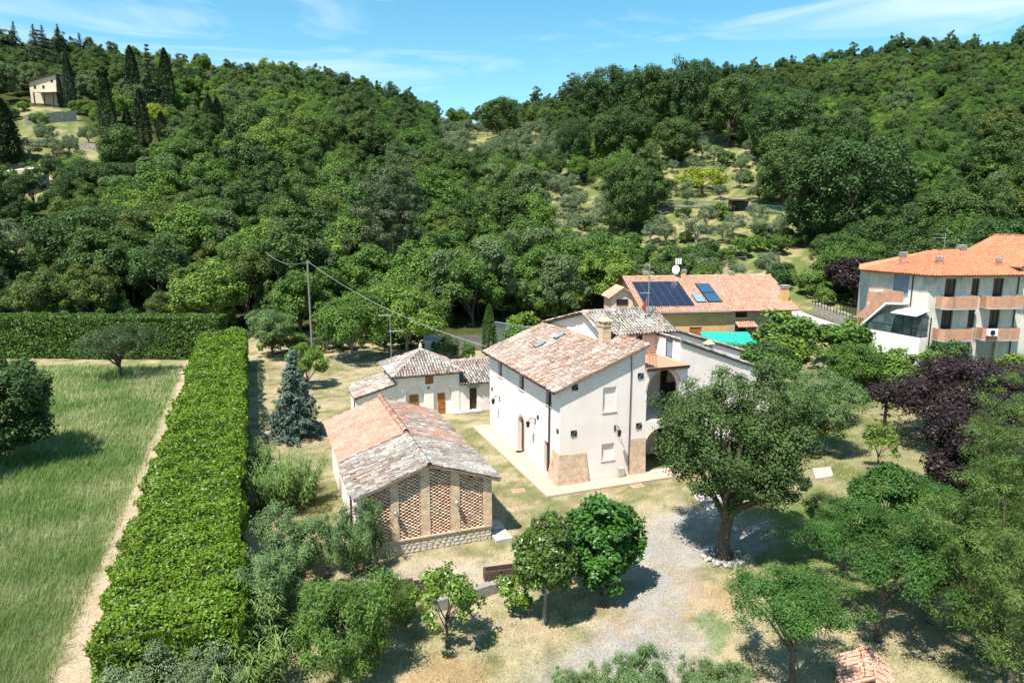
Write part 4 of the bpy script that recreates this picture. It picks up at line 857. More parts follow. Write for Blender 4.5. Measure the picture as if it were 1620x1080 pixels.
def rail(name, label, cat, pts, h, n, net=None, post=METAL_L, pr=.04, group=None):
    o = np.array(pts[0]); t = thing(name, label, cat, tuple(o), 0, group); P = []
    for a, b in zip(pts[:-1], pts[1:]):
        for i in range(n): q = np.array(a) + (np.array(b) - np.array(a)) * i / n; q[2] = terr1(q[0], q[1]) if net is not False else q[2]; P.append(q)
    q = np.array(pts[-1]); q[2] = terr1(q[0], q[1]) if net is not False else q[2]; P.append(q)
    for q in P: m = MB(); e = q - o; m.tube([e - (0, 0, .3), e + (0, 0, h)], pr, 6); m.build('post', post, t)
    m = MB()
    for a, b in zip(P[:-1], P[1:]): m.tube([a - o + (0, 0, h - .05), b - o + (0, 0, h - .05)], pr * .6, 5)
    m.build('top_rail', post, t)
    if net not in (None, False):
        m = MB()
        for a, b in zip(P[:-1], P[1:]):
            a, b = a - o, b - o
            for z in np.arange(.05, h - .08, .11): m.tube([a + (0, 0, z), b + (0, 0, z)], .028, 3, False)
            for k in range(5): c = a + (b - a) * k / 5; m.tube([c + (0, 0, .02), c + (0, 0, h - .06)], .02, 3, False)
        k = m.build('netting', net, t); k['kind'] = 'stuff'
    return t
rail('guardrail', 'grey metal guardrail on the hillside road, left edge', 'guardrail', [gp(12, 282), gp(88, 276)], 1.5, 5, None, METAL_L, .14)
rail('green_fence', 'green net fence along the upper olive terrace', 'fence', [gp(1040, 331), gp(1110, 331), gp(1180, 335)], 1.9, 7, GREENNET)
rail('green_fence', 'teal net fence right of the upper olive terrace', 'fence', [gp(1182, 336), gp(1238, 340)], 1.9, 4, mat('teal_net', (.03, .17, .17), (.025, .14, .14), 4, .8))
rail('wire_fence', 'thin wire fence above the highest terrace, under the oaks', 'fence', [gp(1080, 225), gp(1155, 228)], 2.2, 6, NETM)
def plane_net():
    pts = [(-2.2, 86.5), (3.5, 86.0), (8.5, 87.5)]
    rail('net_fence', 'tall grey green netting fence beyond the cypress', 'fence', [(x, y, 0) for x, y in pts], 3.0, 3, NETM, METAL_L, .06)
    t = thing('board_fence', 'weathered grey board fence left of the cypress', 'fence', (-8.6, 84.6, terr1(-8.6, 84.6)), R(3))
    for i in range(24): m = MB(); m.box(i * .24, i * .24 + .215, 0, .05, -.4, 2.0 + .06 * (i % 3)); m.build('board', BOARD, t)
    m = MB(); m.box(-.05, 5.8, .052, .12, .5, .62); m.box(-.05, 5.8, .052, .12, 1.6, 1.72); m.build('rail', PLANTERM, t)
    t = thing('white_shed', 'small white painted hut at the edge of the lawn', 'hut', (-11.0, 84.4, terr1(-11, 84.4)), R(4)); m = MB(); m.box(0, 1.9, 0, 1.6, -.3, 1.55); m.build('wall', WHITE_P, t); m = MB(); m.slab([(-.15, -.2, 1.58), (2.05, -.2, 1.58), (2.05, 1.8, 1.85), (-.15, 1.8, 1.85)], (0, 0, -.08)); m.build('roof', CONCRETE, t)
plane_net()
def antenna(name, label, base, h, arms, face=0.0, m_=METAL_L):
    t = thing(name, label, 'antenna', base, face); m = MB(); m.tube([(0, 0, -.6), (0, 0, h)], .035, 6); m.build('mast', m_, t)
    for z, L, side in arms:
        m = MB(); x0, x1 = (-L, .1) if side < 0 else (-.15, L); m.tube([(x0, 0, z), (x1, 0, z)], .025, 5)
        for q in np.linspace(x0 + .05, x1 - .05, 7): m.tube([(q, -.28, z), (q, .28, z)], .012, 4)
        m.build('aerial', m_, t)
    return t
a = (-4.57 - 5.2 * GX[0] + 3.4 * GY[0], 57.55 - 5.2 * GX[1] + 3.4 * GY[1], 4.1)
antenna('tv_antenna', 'tall thin television mast rising behind the hipped outbuilding', a, 4.4, [(4.3, 1.0, -1), (2.9, 1.1, 1)], R(10))
x, y = hworld(9.6, 5.6); antenna('tv_antenna', 'television aerial mast on the raised roof of the farmhouse', (x, y, 9.5), 4.2, [(3.9, .9, -1), (2.9, .9, 1), (1.9, .7, -1)], R(15))
antenna('tv_antenna', 'aerial on the ridge of the ochre house, right side', (33.2, 97.4, 8.3), 2.9, [(2.8, 1.3, -1)], 0)
antenna('tv_antenna', 'aerial on the orange roof of the apartment block', (45.2, 72.0, 13.2), 1.9, [(1.8, 1.1, -1), (1.45, 1.3, -1), (1.1, .5, 1)], 0)
t = thing('satellite_dish', 'white satellite dish on a mast on the ochre house ridge', 'dish', (23.3, 96.2, 8.3)); m = MB(); m.tube([(0, 0, -.3), (0, 0, 2.6)], .06, 6); m.build('mast', METAL_L, t)
m = MB(); m.tube([(-.1, .1, 1.1), (-.16, -.0, 1.12), (-.3, -.14, 1.15)], [.1, .45, .62], 14); m.build('dish', WHITE_P, t); m = MB(); [m.box(-.35 + i * .3, -.15 + i * .3, -.06, .06, 1.9, 2.7) for i in range(3)]; m.build('aerial', WHITE_P, t)
t = thing('red_pennant', 'small faded red pennant on a pole above the farmhouse roof', 'flag', (*hworld(9.2, 5.2), 9.6)); m = MB(); m.tube([(0, 0, -.3), (0, 0, 1.6)], .02, 5); m.build('pole', METAL_L, t)
m = MB(); m.hexa([(0, 0, 1.5), (-.35, .02, .75), (-.1, .02, .45), (0, 0, .9)], [(0, .02, 1.5), (-.35, .04, .75), (-.1, .04, .45), (0, .02, .9)]); m.build('cloth', RUST, t)
# pole and cables
PB = (-24.6, 82.5); pz = terr1(*PB); ph = height_at((PB[0], PB[1], pz), 411)
t = thing('utility_pole', 'tall grey pole carrying cables at the wood edge', 'pole', (*PB, pz)); m = MB(); m.tube([(0, 0, -.5), (0, 0, ph)], [.16, .11], 9); m.build('shaft', BARK_G, t); m = MB(); m.box(-.25, .25, -.06, .06, ph - .35, ph - .25); m.tube([(.2, 0, ph - .25), (.2, 0, ph - .1)], .05, 6); m.build('insulator', METAL_L, t)
def cable(label, p, q, sag, r):
    p, q = np.array(p), np.array(q); m = MB(); m.tube([tuple(p + (q - p) * s - np.array([0, 0, sag * 4 * s * (1 - s)])) for s in np.linspace(0, 1, 30)], r, 5); tag(m.build('overhead_cable', CABLE), label, 'cable')
hx, hy = hworld(-.3, 13.4)
cable('thin overhead cable sagging from pole to farmhouse corner', (PB[0], PB[1], pz + ph - .15), (hx, hy, 6.7), 1.0, .02)
cable('overhead cable running from the pole into the wood', (PB[0], PB[1], pz + ph - .2), (PB[0] - 10, PB[1] + 14, pz + ph + .2), .9, .02)
# planters
def planter(label, x, y, rz, L, Wd=.55, h=.55):
    t = thing('planter', label, 'planter', (x, y, terr1(x, y)), rz, 'wooden troughs in front of the barn'); th = .06
    for nm, (x0, x1, y0, y1) in (('side_board', (0, L, 0, th)), ('side_board', (0, L, Wd - th, Wd)), ('end_board', (0, th, th + .002, Wd - th - .002)), ('end_board', (L - th, L, th + .002, Wd - th - .002))):
        m = MB(); m.box(x0, x1, y0, y1, -.05, h); m.build(nm, PLANTERM, t)
    m = MB(); m.box(th + .002, L - th - .002, th + .002, Wd - th - .002, -.04, h * .62); m.build('soil', SOIL, t)
    m = MB(); m.box(L * .5 - .03, L * .5 + .03, -.02, -.001, 0, h - .02); m.build('batten', METAL_D, t)
planter('dark wooden trough planter beside the round evergreen tree', *flat(768, 922), R(14), 1.5); planter('dark wooden trough planter directly behind the small glossy tree', *flat(655, 944), R(14), 1.25); planter('dark wooden trough planter half hidden by the bush left of the barn front', *flat(622, 944), R(14), .95)
drywall('garden_wall', 'low grey rubble garden wall between the trough planters', 'wall', [(*flat(690, 968), 0), (*flat(745, 952), 0), (*flat(810, 930), 0)], .5, .35, STONE_D)
# stones round the oak
OAK = (*flat(1145, 882), 0)
t = thing('stone_ring', 'ring of loose pale stones round the foot of the big oak', 'stone ring', OAK); rng = np.random.default_rng(8); sm = [stone_mesh(20 + s, STONE if s % 4 else STONE_D) for s in range(6)]
for i in range(120):
    w_ = rng.uniform(0, 2 * math.pi); r = rng.uniform(.68, 1.12); o = link('stone', sm[rng.integers(6)], t); s = rng.uniform(.06, .13)
    o.location = (r * math.cos(w_), r * math.sin(w_) * .95, .02 + max(0, .2 * (1 - abs(r - .9) / .3)) * rng.uniform(.2, 1)); o.scale = (s * rng.uniform(.9, 1.3), s * rng.uniform(.9, 1.3), s * .8); o.rotation_euler = (rng.uniform(-.4, .4), rng.uniform(-.4, .4), rng.uniform(0, 6))
sx, sy = -35.0, 73.2
t = thing('rubble_heap', 'scatter of pale rubble stones on bare ground by the far hedge', 'rubble', (sx, sy, terr1(sx, sy)))
for i in range(34): o = link('stone', sm[rng.integers(6)], t); s = rng.uniform(.08, .22); o.location = (rng.normal(0, 1.5), rng.normal(0, .7), s * .4); o.scale = (s * 1.4, s, s * .7); o.rotation_euler = (0, rng.uniform(-.3, .3), rng.uniform(0, 6))
# covers let into the grass
for lab, (u, v), s, mm in (('reddish inspection cover in the lawn left of the farmhouse', (820, 776), .42, TERRACOTTA), ('reddish inspection cover nearest the barn corner', (794, 752), .4, TERRACOTTA), ('reddish inspection cover on the grass in front of the gable', (1008, 768), .42, TERRACOTTA), ('worn cover in the dry grass right of the fig tree', (992, 812), .38, TERRACOTTA), ('round dark drain grate on the paving below the arched door', (822, 717), .26, METAL_D)):
    x, y = flat(u, v); z0 = .142 if 'paving' in lab else terr1(x, y)
    t = thing('inspection_cover', lab, 'cover', (x, y, z0), GA); m = MB(); m.box(-s, s, -s * .7, s * .7, -.05, .03); m.build('frame', CONCRETE if mm is TERRACOTTA else METAL_D, t); m = MB(); m.box(-s * .85, s * .85, -s * .58, s * .58, .03, .045); m.build('lid', mm, t)
# small tiled roof at the bottom edge
x, y = 12.9, 22.3
t = thing('well_house', 'small brick shelter with clay tile roof at the bottom edge under the pines', 'shelter', (x, y, 0), R(-20)); m = MB(); m.box(-.6, .6, -.7, .7, -.1, .55); m.build('wall', BRICK, t)
rf = Roof(61); rf.face([(-.85, .95, .44), (-.85, -.95, .44), (0, -.95, .95), (0, .95, .95)], PAL_PINK, .22, .4, 1.5); rf.face([(.85, -.95, .44), (.85, .95, .44), (0, .95, .95), (0, -.95, .95)], PAL_PINK, .22, .4, 1.5); rf.ridge((0, -.95, .97), (0, .95, .97), PAL_PINK, .13); rf.build(t)
# teal shade sail and clutter behind the farmhouse, lane wall
t = thing('shade_sail', 'bright teal shade cloth stretched beside the ochre house', 'shade cloth', (24.0, 82.5, terr1(24, 82.5)), R(5)); m = MB()
m.slab([(0, 0, 1.15), (6.8, 0, 1.1), (6.4, 3.0, 2.35), (.1, 3.0, 2.45)], (0, 0, -.04)); m.build('cloth', TEAL, t)
for px, py, pz_ in ((.1, .1, 1.1), (6.6, .1, 1.05), (6.3, 2.9, 2.3), (.2, 2.9, 2.4)): m = MB(); m.tube([(px, py, -.3), (px, py, pz_)], .05, 6); m.build('pole', METAL_L, t)
t = thing('greenhouse', 'small grey film greenhouse under the ochre house porch', 'greenhouse', (27.4, 85.0, terr1(27.4, 85)), R(7)); m = MB(); m.hexa([(0, 0, -.2), (3.2, 0, -.2), (3.2, 1.6, -.2), (0, 1.6, -.2)], [(.5, .5, 2.3), (2.9, .5, 1.9), (2.9, 1.4, 1.9), (.5, 1.4, 2.3)]); m.build('film', mat('greenhouse_film', (.42, .46, .44), (.34, .38, .36), 4, .35), t); m = MB(); [m.tube([(q, -.02, -.1), (q * .75 + .5, .48, 2.33 - .17 * q * .75)], .03, 5) for q in (0, 1.1, 2.2, 3.2)]; m.build('hoop', METAL_L, t)
LW_ = [spot(u, v) for u, v in [(1286, 497), (1315, 508), (1345, 520), (1372, 531)]]
drywall('lane_wall', 'rough stone wall with railing along the lane to the apartment block', 'wall', [tuple(p) for p in LW_], 1.7, .5)
rail('lane_railing', 'dark metal railing on top of the lane wall', 'railing', [(p[0] - .1, p[1] + .25, p[2] + 1.65) for p in LW_], 1.2, 6, False, METAL_D, .045)
t = thing('garden_shed', 'dark open shed on the upper olive terrace', 'shed', gp(1165, 333), R(4)); m = MB(); m.box(-2, 2, 0, .1, 0, 2.2); m.box(-2, -1.9, -2, 0, 0, 2); m.box(1.9, 2, -2, 0, 0, 2); m.build('wall', WOOD_D, t); m = MB(); m.slab([(-2.3, -2.2, 2.1), (2.3, -2.2, 2.1), (2.3, .3, 2.5), (-2.3, .3, 2.5)], (0, 0, -.1)); m.build('roof', METAL_D, t)
p = gp(1150, 336); t = thing('white_sheet_frame', 'white tarpaulin draped over a low frame on the olive terrace', 'tarpaulin', (p[0], p[1] - .5, p[2])); m = MB()
m.slab([(-1.6, 0, .3), (-1.2, 0, 1.4), (-1.2, 1.2, 1.4), (-1.6, 1.2, .3)], (0, 0, -.06)); m.slab([(-1.2, 0, 1.4), (.6, 0, 1.0), (.6, 1.2, 1.0), (-1.2, 1.2, 1.4)], (0, 0, -.06)); m.slab([(.6, 0, 1.0), (1.7, 0, 1.5), (1.7, 1.2, 1.5), (.6, 1.2, 1.0)], (0, 0, -.06)); m.build('sheet', WHITE_P, t); m = MB(); [m.tube([(q, .1, -.2), (q, .1, 1.3)], .05, 5) for q in (-1.2, 1.6)]; m.build('pole', METAL_L, t)

# ------------------------------------------------------------------ foliage
L_OAK = leaf_mat('leaf_oak', (.062, .112, .026), (.094, .152, .036), .32); L_HOLM = leaf_mat('leaf_holm_oak', (.062, .108, .028), (.095, .148, .040), .28); L_MID = leaf_mat('leaf_mid', (.075, .150, .026), (.118, .205, .036), .34); L_DARK = leaf_mat('leaf_dark', (.044, .090, .024), (.072, .130, .032), .32)
L_LIGHT = leaf_mat('leaf_light', (.125, .215, .034), (.175, .26, .042), .34); L_YEL = leaf_mat('leaf_yellow_green', (.23, .29, .018), (.30, .34, .02)); L_MIDB = leaf_mat('leaf_warm_green', (.085, .125, .026), (.125, .165, .034), .34); L_LIGHT2 = leaf_mat('leaf_sage', (.10, .15, .055), (.14, .195, .07)); L_OLIVE = leaf_mat('leaf_olive', (.115, .165, .072), (.16, .21, .10), .2)
L_CYP = leaf_mat('leaf_cypress', (.022, .042, .016), (.032, .058, .020), .1); L_PINE = leaf_mat('leaf_pine', (.055, .105, .020), (.095, .15, .030), .15); L_PINED = leaf_mat('leaf_dark_pine', (.060, .086, .036), (.09, .115, .05), .12)
L_BLUE = leaf_mat('leaf_blue_spruce', (.075, .125, .092), (.105, .16, .12), .12); L_FIG = leaf_mat('leaf_fig', (.045, .125, .018), (.06, .155, .022), .25, .45, .35); L_MAG = leaf_mat('leaf_evergreen', (.060, .105, .012), (.085, .14, .018), .15, .35, .5)
L_GLOSS = leaf_mat('leaf_glossy', (.11, .19, .020), (.15, .24, .026), .25, .35, .45); L_HEDGE = leaf_mat('leaf_hedge', (.130, .235, .014), (.185, .285, .018), .3, .45, .35); L_HEDGE2 = leaf_mat('leaf_back_hedge', (.075, .14, .02), (.105, .18, .026), .25, .45, .3)
L_PLUM = leaf_mat('leaf_purple_plum', (.023, .0135, .0145), (.037, .020, .020), .12, .5, .3); L_ACA = leaf_mat('leaf_acacia', (.045, .115, .020), (.068, .15, .028), .3); L_REED = leaf_mat('leaf_reed', (.15, .24, .06), (.20, .29, .08), .3)
L_SHRUB = leaf_mat('leaf_grey_shrub', (.105, .18, .055), (.145, .225, .080), .22); L_GRASS = leaf_mat('grass_blades', (.145, .25, .055), (.50, .47, .27), .3, .7, .15); L_YEW = leaf_mat('leaf_yew', (.045, .075, .024), (.06, .10, .03), .15)
L_CORE = leaf_mat('hedge_interior', (.03, .05, .01), (.035, .055, .012), 0)
def unit(v): return v / (np.linalg.norm(v, axis=-1, keepdims=True) + 1e-9)
def cloud(rng, C, Rr, n, l, w, cen, up=.45, rnd=.7, al=0., alup=0., fill=.5, fold=.12, inner=.7, zst=.85):
    """n leaves round each clump centre; returns vertices, quads, leaf variation"""
    C = np.asarray(C, float); M = len(C); Rr = np.broadcast_to(Rr, (M,)); i = np.repeat(np.arange(M), n); K = len(i)
    d = unit(rng.normal(size=(K, 3))); o = unit(C - cen)[i]; s = (d * o).sum(1); fl = (s < -.1) & (rng.random(K) < inner); d[fl] *= -1
    p = C[i] + d * (Rr[i] * (fill + (1.08 - fill) * rng.random(K)))[:, None] * np.array([1, 1, zst])
    nr = unit(d * .65 + np.array([0, 0, up]) + rng.normal(0, rnd, (K, 3)) * .6)
    q = rng.normal(size=(K, 3)) * (1 - al * .8) + d * al * 1.6 + np.array([0, 0, alup * 1.6]); t = unit(q - (q * nr).sum(1)[:, None] * nr); b = np.cross(nr, t)
    L = (l * rng.uniform(.65, 1.35, K))[:, None]; Wd = (w * rng.uniform(.7, 1.3, K))[:, None]
    V = np.stack([p - t * L * .5, p + b * Wd * .5 - nr * fold * Wd, p + t * L * .5 - nr * fold * L, p - b * Wd * .5 - nr * fold * Wd], 1).reshape(-1, 3)
    cl = rng.uniform(.76, 1.24, M)[i]; br = cl * rng.uniform(.72, 1.28, K); hu = np.clip(rng.normal(.12, .14, K) + (rng.random(M) * .25)[i], 0, .6)
    return V, np.arange(4 * K).reshape(-1, 4), np.repeat(np.c_[br, hu, np.zeros(K)], 4, 0)
def join(parts):
    V = []; Q = []; A = []; n = 0
    for v, q, a in parts: V.append(v); Q.append(q + n); A.append(a); n += len(v)
    return np.concatenate(V), np.concatenate(Q), np.concatenate(A)
def leafmesh(name, parts, m): V, Q, A = join(parts); return np_mesh(name, V, Q, m, {'lc': A})
def shell(rng, M, c, r, lo=.5, lobes=.2, cut=-.45):
    d = unit(rng.normal(size=(M * 2, 3))); d = d[d[:, 2] > cut][:M]; k = rng.uniform(0, 6, 3)
    lob = 1 + lobes * np.sin(3 * d[:, 0] + k[0]) * np.sin(3.3 * d[:, 1] + k[1]) + lobes * .6 * np.sin(5 * d[:, 2] + 4 * d[:, 0] + k[2])
    rad = (lo + (1 - lo) * rng.random(len(d)) ** .6) * lob
    return np.array(c) + d * rad[:, None] * np.array(r)
def limbs(rng, h, r, tg, lean=(0, 0), fork=.45, sides=7, twist=.12):
    m = MB(); top = np.array([lean[0], lean[1], h]); K = 6
    path = [np.array([0, 0, -.25])] + [top * s + np.array([*rng.normal(0, twist * r * 2, 2), 0]) * (0 < s < 1) for s in np.linspace(.03, 1, K)]
    m.tube(path, [r * 1.35, r * 1.12] + [r * (1 - .5 * s) for s in np.linspace(.2, 1, K - 1)], sides)
    for g in tg:
        s0 = rng.uniform(fork, .98); a = top * s0; g = np.array(g); mid = a * .5 + g * .5 + np.array([0, 0, .06 * np.linalg.norm(g - a)]) + rng.normal(0, .05 * np.linalg.norm(g - a), 3)
        m.tube([a, a * .55 + mid * .45, mid, mid * .4 + g * .6, g], [r * .52, r * .42, r * .3, r * .2, r * .08], 5, False)
    return m
def broad(seed, H, Rx, m, bf=.22, M=62, cr=.25, n=190, l=.27, w=.2, tr=.2, Ry=None, bark=BARK, nl=9, lobes=.2, al=0., alup=0., lo=.5, cut=-.45, off=(0, 0), fill=.5, up=.45, rnd=.5, zst=.85, vr=.25):
    rng = np.random.default_rng(seed); cz = H * (1 + bf) / 2; Rz = H * (1 - bf) / 2; Ry = Ry or Rx
    C = shell(rng, M, (off[0], off[1], cz), (Rx * .82, Ry * .82, Rz * .82), lo, lobes, cut); Rr = Rx * cr * rng.uniform(1 - vr, 1 + vr, len(C))
    cm = leafmesh('crown', [cloud(rng, C, Rr, n, l, w, np.array([off[0], off[1], cz]), al=al, alup=alup, fill=fill, up=up, rnd=rnd, zst=zst)], m)
    tg = C[rng.choice(len(C), min(nl, len(C)), False)]; tm = limbs(rng, H * (bf + .18), tr, tg).mesh('trunk', bark, True)
    return cm, tm, H, Rx
def cone(seed, H, Rx, m, bf=.06, tiers=16, l=.3, w=.12, n=60, power=1.0, per=9, droop=.25, tr=.14, bark=BARK, al=.6):
    """layered conifer: whorls of drooping branches"""
    rng = np.random.default_rng(seed); C = []; tg = []
    for i in range(tiers):
        s = (i + .5) / tiers; z = H * (bf + (1 - bf) * s); rr = Rx * (1 - s) ** power + .05
        for k in range(max(3, int(per * (1 - s * .6)))):
            w_ = rng.uniform(0, 6.283); reach = rr * rng.uniform(.7, 1.12)
            for q in np.linspace(.25, 1, max(2, int(reach / .35))): C.append((math.cos(w_) * reach * q, math.sin(w_) * reach * q, z - droop * reach * q * q + rng.normal(0, .04)))
            tg.append((math.cos(w_) * reach * .9, math.sin(w_) * reach * .9, z - droop * reach * .8))
    C = np.array(C); cm = leafmesh('crown', [cloud(rng, C, np.full(len(C), max(.14, H * .035)), max(6, n // 6), l, w, np.array([0, 0, H * .4]), al=al, up=.5, fill=.1)], m)
    t = MB(); t.tube([(0, 0, -.2), (0, 0, H * .5), (0, 0, H * .97)], [tr * 1.2, tr * .7, .02], 7)
    for g in tg[::3]: t.tube([(0, 0, g[2] + .15), g], [tr * .25, .012], 4, False)
    return cm, t.mesh('trunk', bark, True), H, Rx
def column(seed, H, Rx, m, n=5200, l=.34, w=.12):
    """tight cypress spindle"""
    rng = np.random.default_rng(seed); s = rng.random(n) ** .9; prof = np.where(s < .12, .55 + s / .12 * .45, np.cos((s - .12) / .88 * math.pi / 2) ** .62 + .02)
    a = rng.uniform(0, 6.283, n); flute = 1 + .13 * np.sin(a * 5 + s * 7) + .07 * np.sin(a * 11 - s * 13); r = Rx * prof * flute * rng.uniform(.72, 1.03, n)
    C = np.c_[r * np.cos(a), r * np.sin(a), H * (.03 + .97 * s)]; cm = leafmesh('crown', [cloud(rng, C, np.full(n, .03), 1, l, w, np.array([0, 0, H * .4]), up=.1, rnd=.5, al=.3, alup=.9)], m)
    t = MB(); t.tube([(0, 0, -.2), (0, 0, H * .9)], [.14, .03], 7); return cm, t.mesh('trunk', BARK, True), H, Rx
def plant(name, label, cat, loc, pr, h=None, wd=None, rz=0, group=None, crown='crown', trunk='trunk'):
    cm, tm, H, Rx = pr; t = thing(name, label, cat, tuple(loc), rz, group); sz = (h / H) if h else 1; sx = (wd / 2 / Rx) if wd else sz; t.scale = (sx, sx, sz)
    link(crown, cm, t); link(trunk, tm, t); return t
FOREST = {'dark': [broad(1, 10, 4.3, L_DARK, bf=.12), broad(2, 9.2, 4.0, L_DARK, bf=.1, M=52), broad(10, 12.5, 3.4, L_OAK, bf=.14, M=70, lobes=.35, vr=.45)], 'mid': [broad(3, 10, 4.2, L_MID, bf=.1), broad(4, 9, 3.9, L_MID, bf=.12, M=40), broad(5, 10.5, 4.0, L_OAK, bf=.12), broad(6, 9.5, 4.4, L_MID, bf=.08, M=54, lobes=.3), broad(17, 8.2, 4.8, L_MID, bf=.1, M=80, lobes=.4, vr=.5), broad(18, 11.5, 3.5, L_MIDB, bf=.1, M=72, lobes=.35, vr=.45)],
          'light': [broad(7, 9.5, 3.9, L_LIGHT, bf=.1), broad(8, 8.6, 3.6, L_MID, bf=.1, lobes=.3), broad(9, 9.8, 3.4, L_LIGHT2, bf=.08, lobes=.35, M=70, vr=.45)]}
OLIVE = [broad(11, 4.4, 2.1, L_OLIVE, bf=.18, M=34, cr=.3, n=120, l=.24, w=.09, tr=.16, bark=BARK_G, alup=.3), broad(12, 4.0, 2.2, L_OLIVE, bf=.15, M=30, cr=.32, n=120, l=.24, w=.09, tr=.17, bark=BARK_G, alup=.4), broad(13, 4.8, 2.0, L_OLIVE, bf=.2, M=32, cr=.3, n=120, l=.24, w=.09, tr=.15, bark=BARK_G, alup=.3)]
SHRUB = [broad(14, 2.4, 1.5, L_MID, bf=0, M=26, cr=.34, n=110, l=.2, w=.14, tr=.05), broad(15, 2.2, 1.6, L_DARK, bf=0, M=26, cr=.34, n=110, l=.2, w=.14, tr=.05), broad(16, 2.3, 1.5, L_LIGHT, bf=0, M=24, cr=.34, n=110, l=.2, w=.14, tr=.05)]
CYP = [column(21, 12, 1.25, L_CYP), column(22, 10, 1.2, L_CYP)]
BIGOAK = broad(31, 13, 6.5, L_DARK, bf=.08, cut=-.9, M=170, cr=.18, n=150, l=.30, w=.22, tr=.42, nl=16, lobes=.16); BIGOAK2 = broad(32, 12, 6.2, L_OAK, bf=.08, cut=-.9, M=160, cr=.18, n=150, l=.30, w=.22, tr=.4, nl=16)
FIR = cone(41, 13, 2.6, L_CYP, tiers=18, n=70, l=.4, w=.16); PINED = broad(42, 16, 4.6, L_PINED, bf=.1, M=200, cr=.17, n=150, l=.36, w=.09, tr=.28, nl=22, lobes=.4, al=.5, bark=BARK_G, cut=-.85, vr=.45, zst=.6, lo=.35); CEDAR = cone(43, 14, 5.0, L_PINED, tiers=13, n=80, l=.45, w=.15, droop=.05, power=.7, per=11)
def at(u, vb, vt, wpx):
    p = spot(u, vb); _, _, d = proj(p[0], p[1], p[2]); return p, height_at(p, vt), wpx * d / FPX
SPECIAL = []
def hill_tree(name, label, pr, u, vb, vt, wpx, rz=0, cat='tree', group=None):
    p, h, w = at(u, vb, vt, wpx); SPECIAL.append((p[0], p[1], w * .5)); SPECIAL.append((p[0], p[1] - 3.5, 3.0)); return plant(name, label, cat, p, pr, h, w, rz, group)
hill_tree('oak_tree', 'broad dark oak bulging out of the wood on the left', BIGOAK, 158, 448, 312, 170, .4)
hill_tree('oak_tree', 'dark oak just above the broad left hand oak, below the cypresses', BIGOAK, 195, 330, 248, 140, 2.1)
hill_tree('oak_tree', 'dark tree at the left edge under the guardrail wall', BIGOAK2, 8, 362, 258, 80, 1.0)
hill_tree('oak_tree', 'huge dark oak with bare trunk above the ochre house, right', BIGOAK, 1332, 400, 198, 205, 1.2)
hill_tree('oak_tree', 'rounded oak standing left of the upper olive terrace', BIGOAK2, 992, 372, 246, 88, .3)
hill_tree('oak_tree', 'slim dark oak beside the upper olive grove', BIGOAK, 905, 282, 176, 62, .9)
hill_tree('oak_tree', 'isolated rounded oak on the skyline notch', BIGOAK2, 790, 222, 150, 76, 2.4)
hill_tree('oak_tree', 'spreading green oak directly left of the orange roofed apartment block', BIGOAK2, 1515, 398, 292, 150, 3.0)
for i, (u, vb, vt, w) in enumerate([(958, 210, 96, 100), (1032, 215, 98, 105), (1095, 222, 78, 85), (1152, 232, 112, 95), (985, 258, 165, 100), (1070, 262, 180, 80), (1235, 262, 140, 120), (1240, 330, 200, 110)]):
    hill_tree('oak_tree', ['tall oak left in the crest clump above the upper terraces', 'second tall oak in the crest clump above the terraces', 'tallest oak on the right hand skyline crest', 'oak right of the tallest crest oak', 'oak in front of the crest clump, left', 'oak above the highest wire fence', 'wide oak right of the highest terrace', 'oak partly behind the huge dark oak'][i], [BIGOAK, BIGOAK2][i % 2], u, vb, vt, w, i * .8, group='oaks on the right hand crest')
hill_tree('pine_tree', 'scraggy grey green pine with bare branches in the middle of the wood', PINED, 622, 480, 236, 125, .6); hill_tree('pine_tree', 'dark pine standing against the sky left of the crest clump', PINED, 903, 190, 112, 42, 1.9)
hill_tree('yellow_tree', 'bright yellow green bush on the olive terrace', broad(45, 5, 4, L_YEL, bf=.05, M=46, n=90), 1110, 305, 262, 84, .2)
hill_tree('yellow_tree', 'yellow green acacia among the cypresses, upper left', broad(46, 8, 4, L_YEL, bf=.1, M=46, n=80), 247, 215, 158, 44, .2)
for i, (u, vb, vt, w, k) in enumerate([(175, 232, 114, 27, 0), (228, 236, 140, 26, 1), (205, 230, 172, 20, 1), (258, 226, 176, 18, 0), (268, 185, 76, 26, 0), (214, 175, 72, 24, 1), (113, 172, 80, 17, 1), (97, 170, 118, 9, 0), (334, 222, 150, 22, 1), (347, 222, 154, 20, 0), (9, 262, 152, 50, 0), (24, 252, 200, 22, 1), (964, 430, 352, 13, 1)]):
    lab = ['tall cypress just right of the hilltop house terraces', 'cypress between two others above the broad oak', 'short cypress tucked behind the tall pair', 'small cypress near the yellow acacia', 'tall cypress right of the dark fir', 'tall cypress left of the dark fir', 'cypress close behind the hilltop house', 'pencil thin cypress against the hilltop house wall', 'left of the twin cypresses on the slope', 'right of the twin cypresses on the slope', 'wide dark cypress cut by the left edge', 'small cypress leaning on the wide left edge one', 'thin cypress below the olive terraces'][i]
    hill_tree('cypress_tree', lab, CYP[k], u, vb, vt, w, i, group='cypresses on the hillside')
hill_tree('fir_tree', 'dark fir between two tall cypresses, upper left', FIR, 241, 182, 70, 44, .5); hill_tree('cedar_tree', 'large blue green cedar behind the hilltop house', CEDAR, 68, 128, 46, 84, 0)
for i, (u, vt) in enumerate([(5, 40), (28, 34), (58, 38), (72, 40), (97, 38), (130, 52)]): hill_tree('fir_tree', ['fir at the left end of the skyline', 'pointed fir on the left skyline', 'fir behind the cedar on the skyline', 'fir beside the cedar top', 'dark double topped fir on the skyline', 'last small fir on the left skyline'][i], FIR, u, 100, vt, 22, i, group='firs on the left skyline')
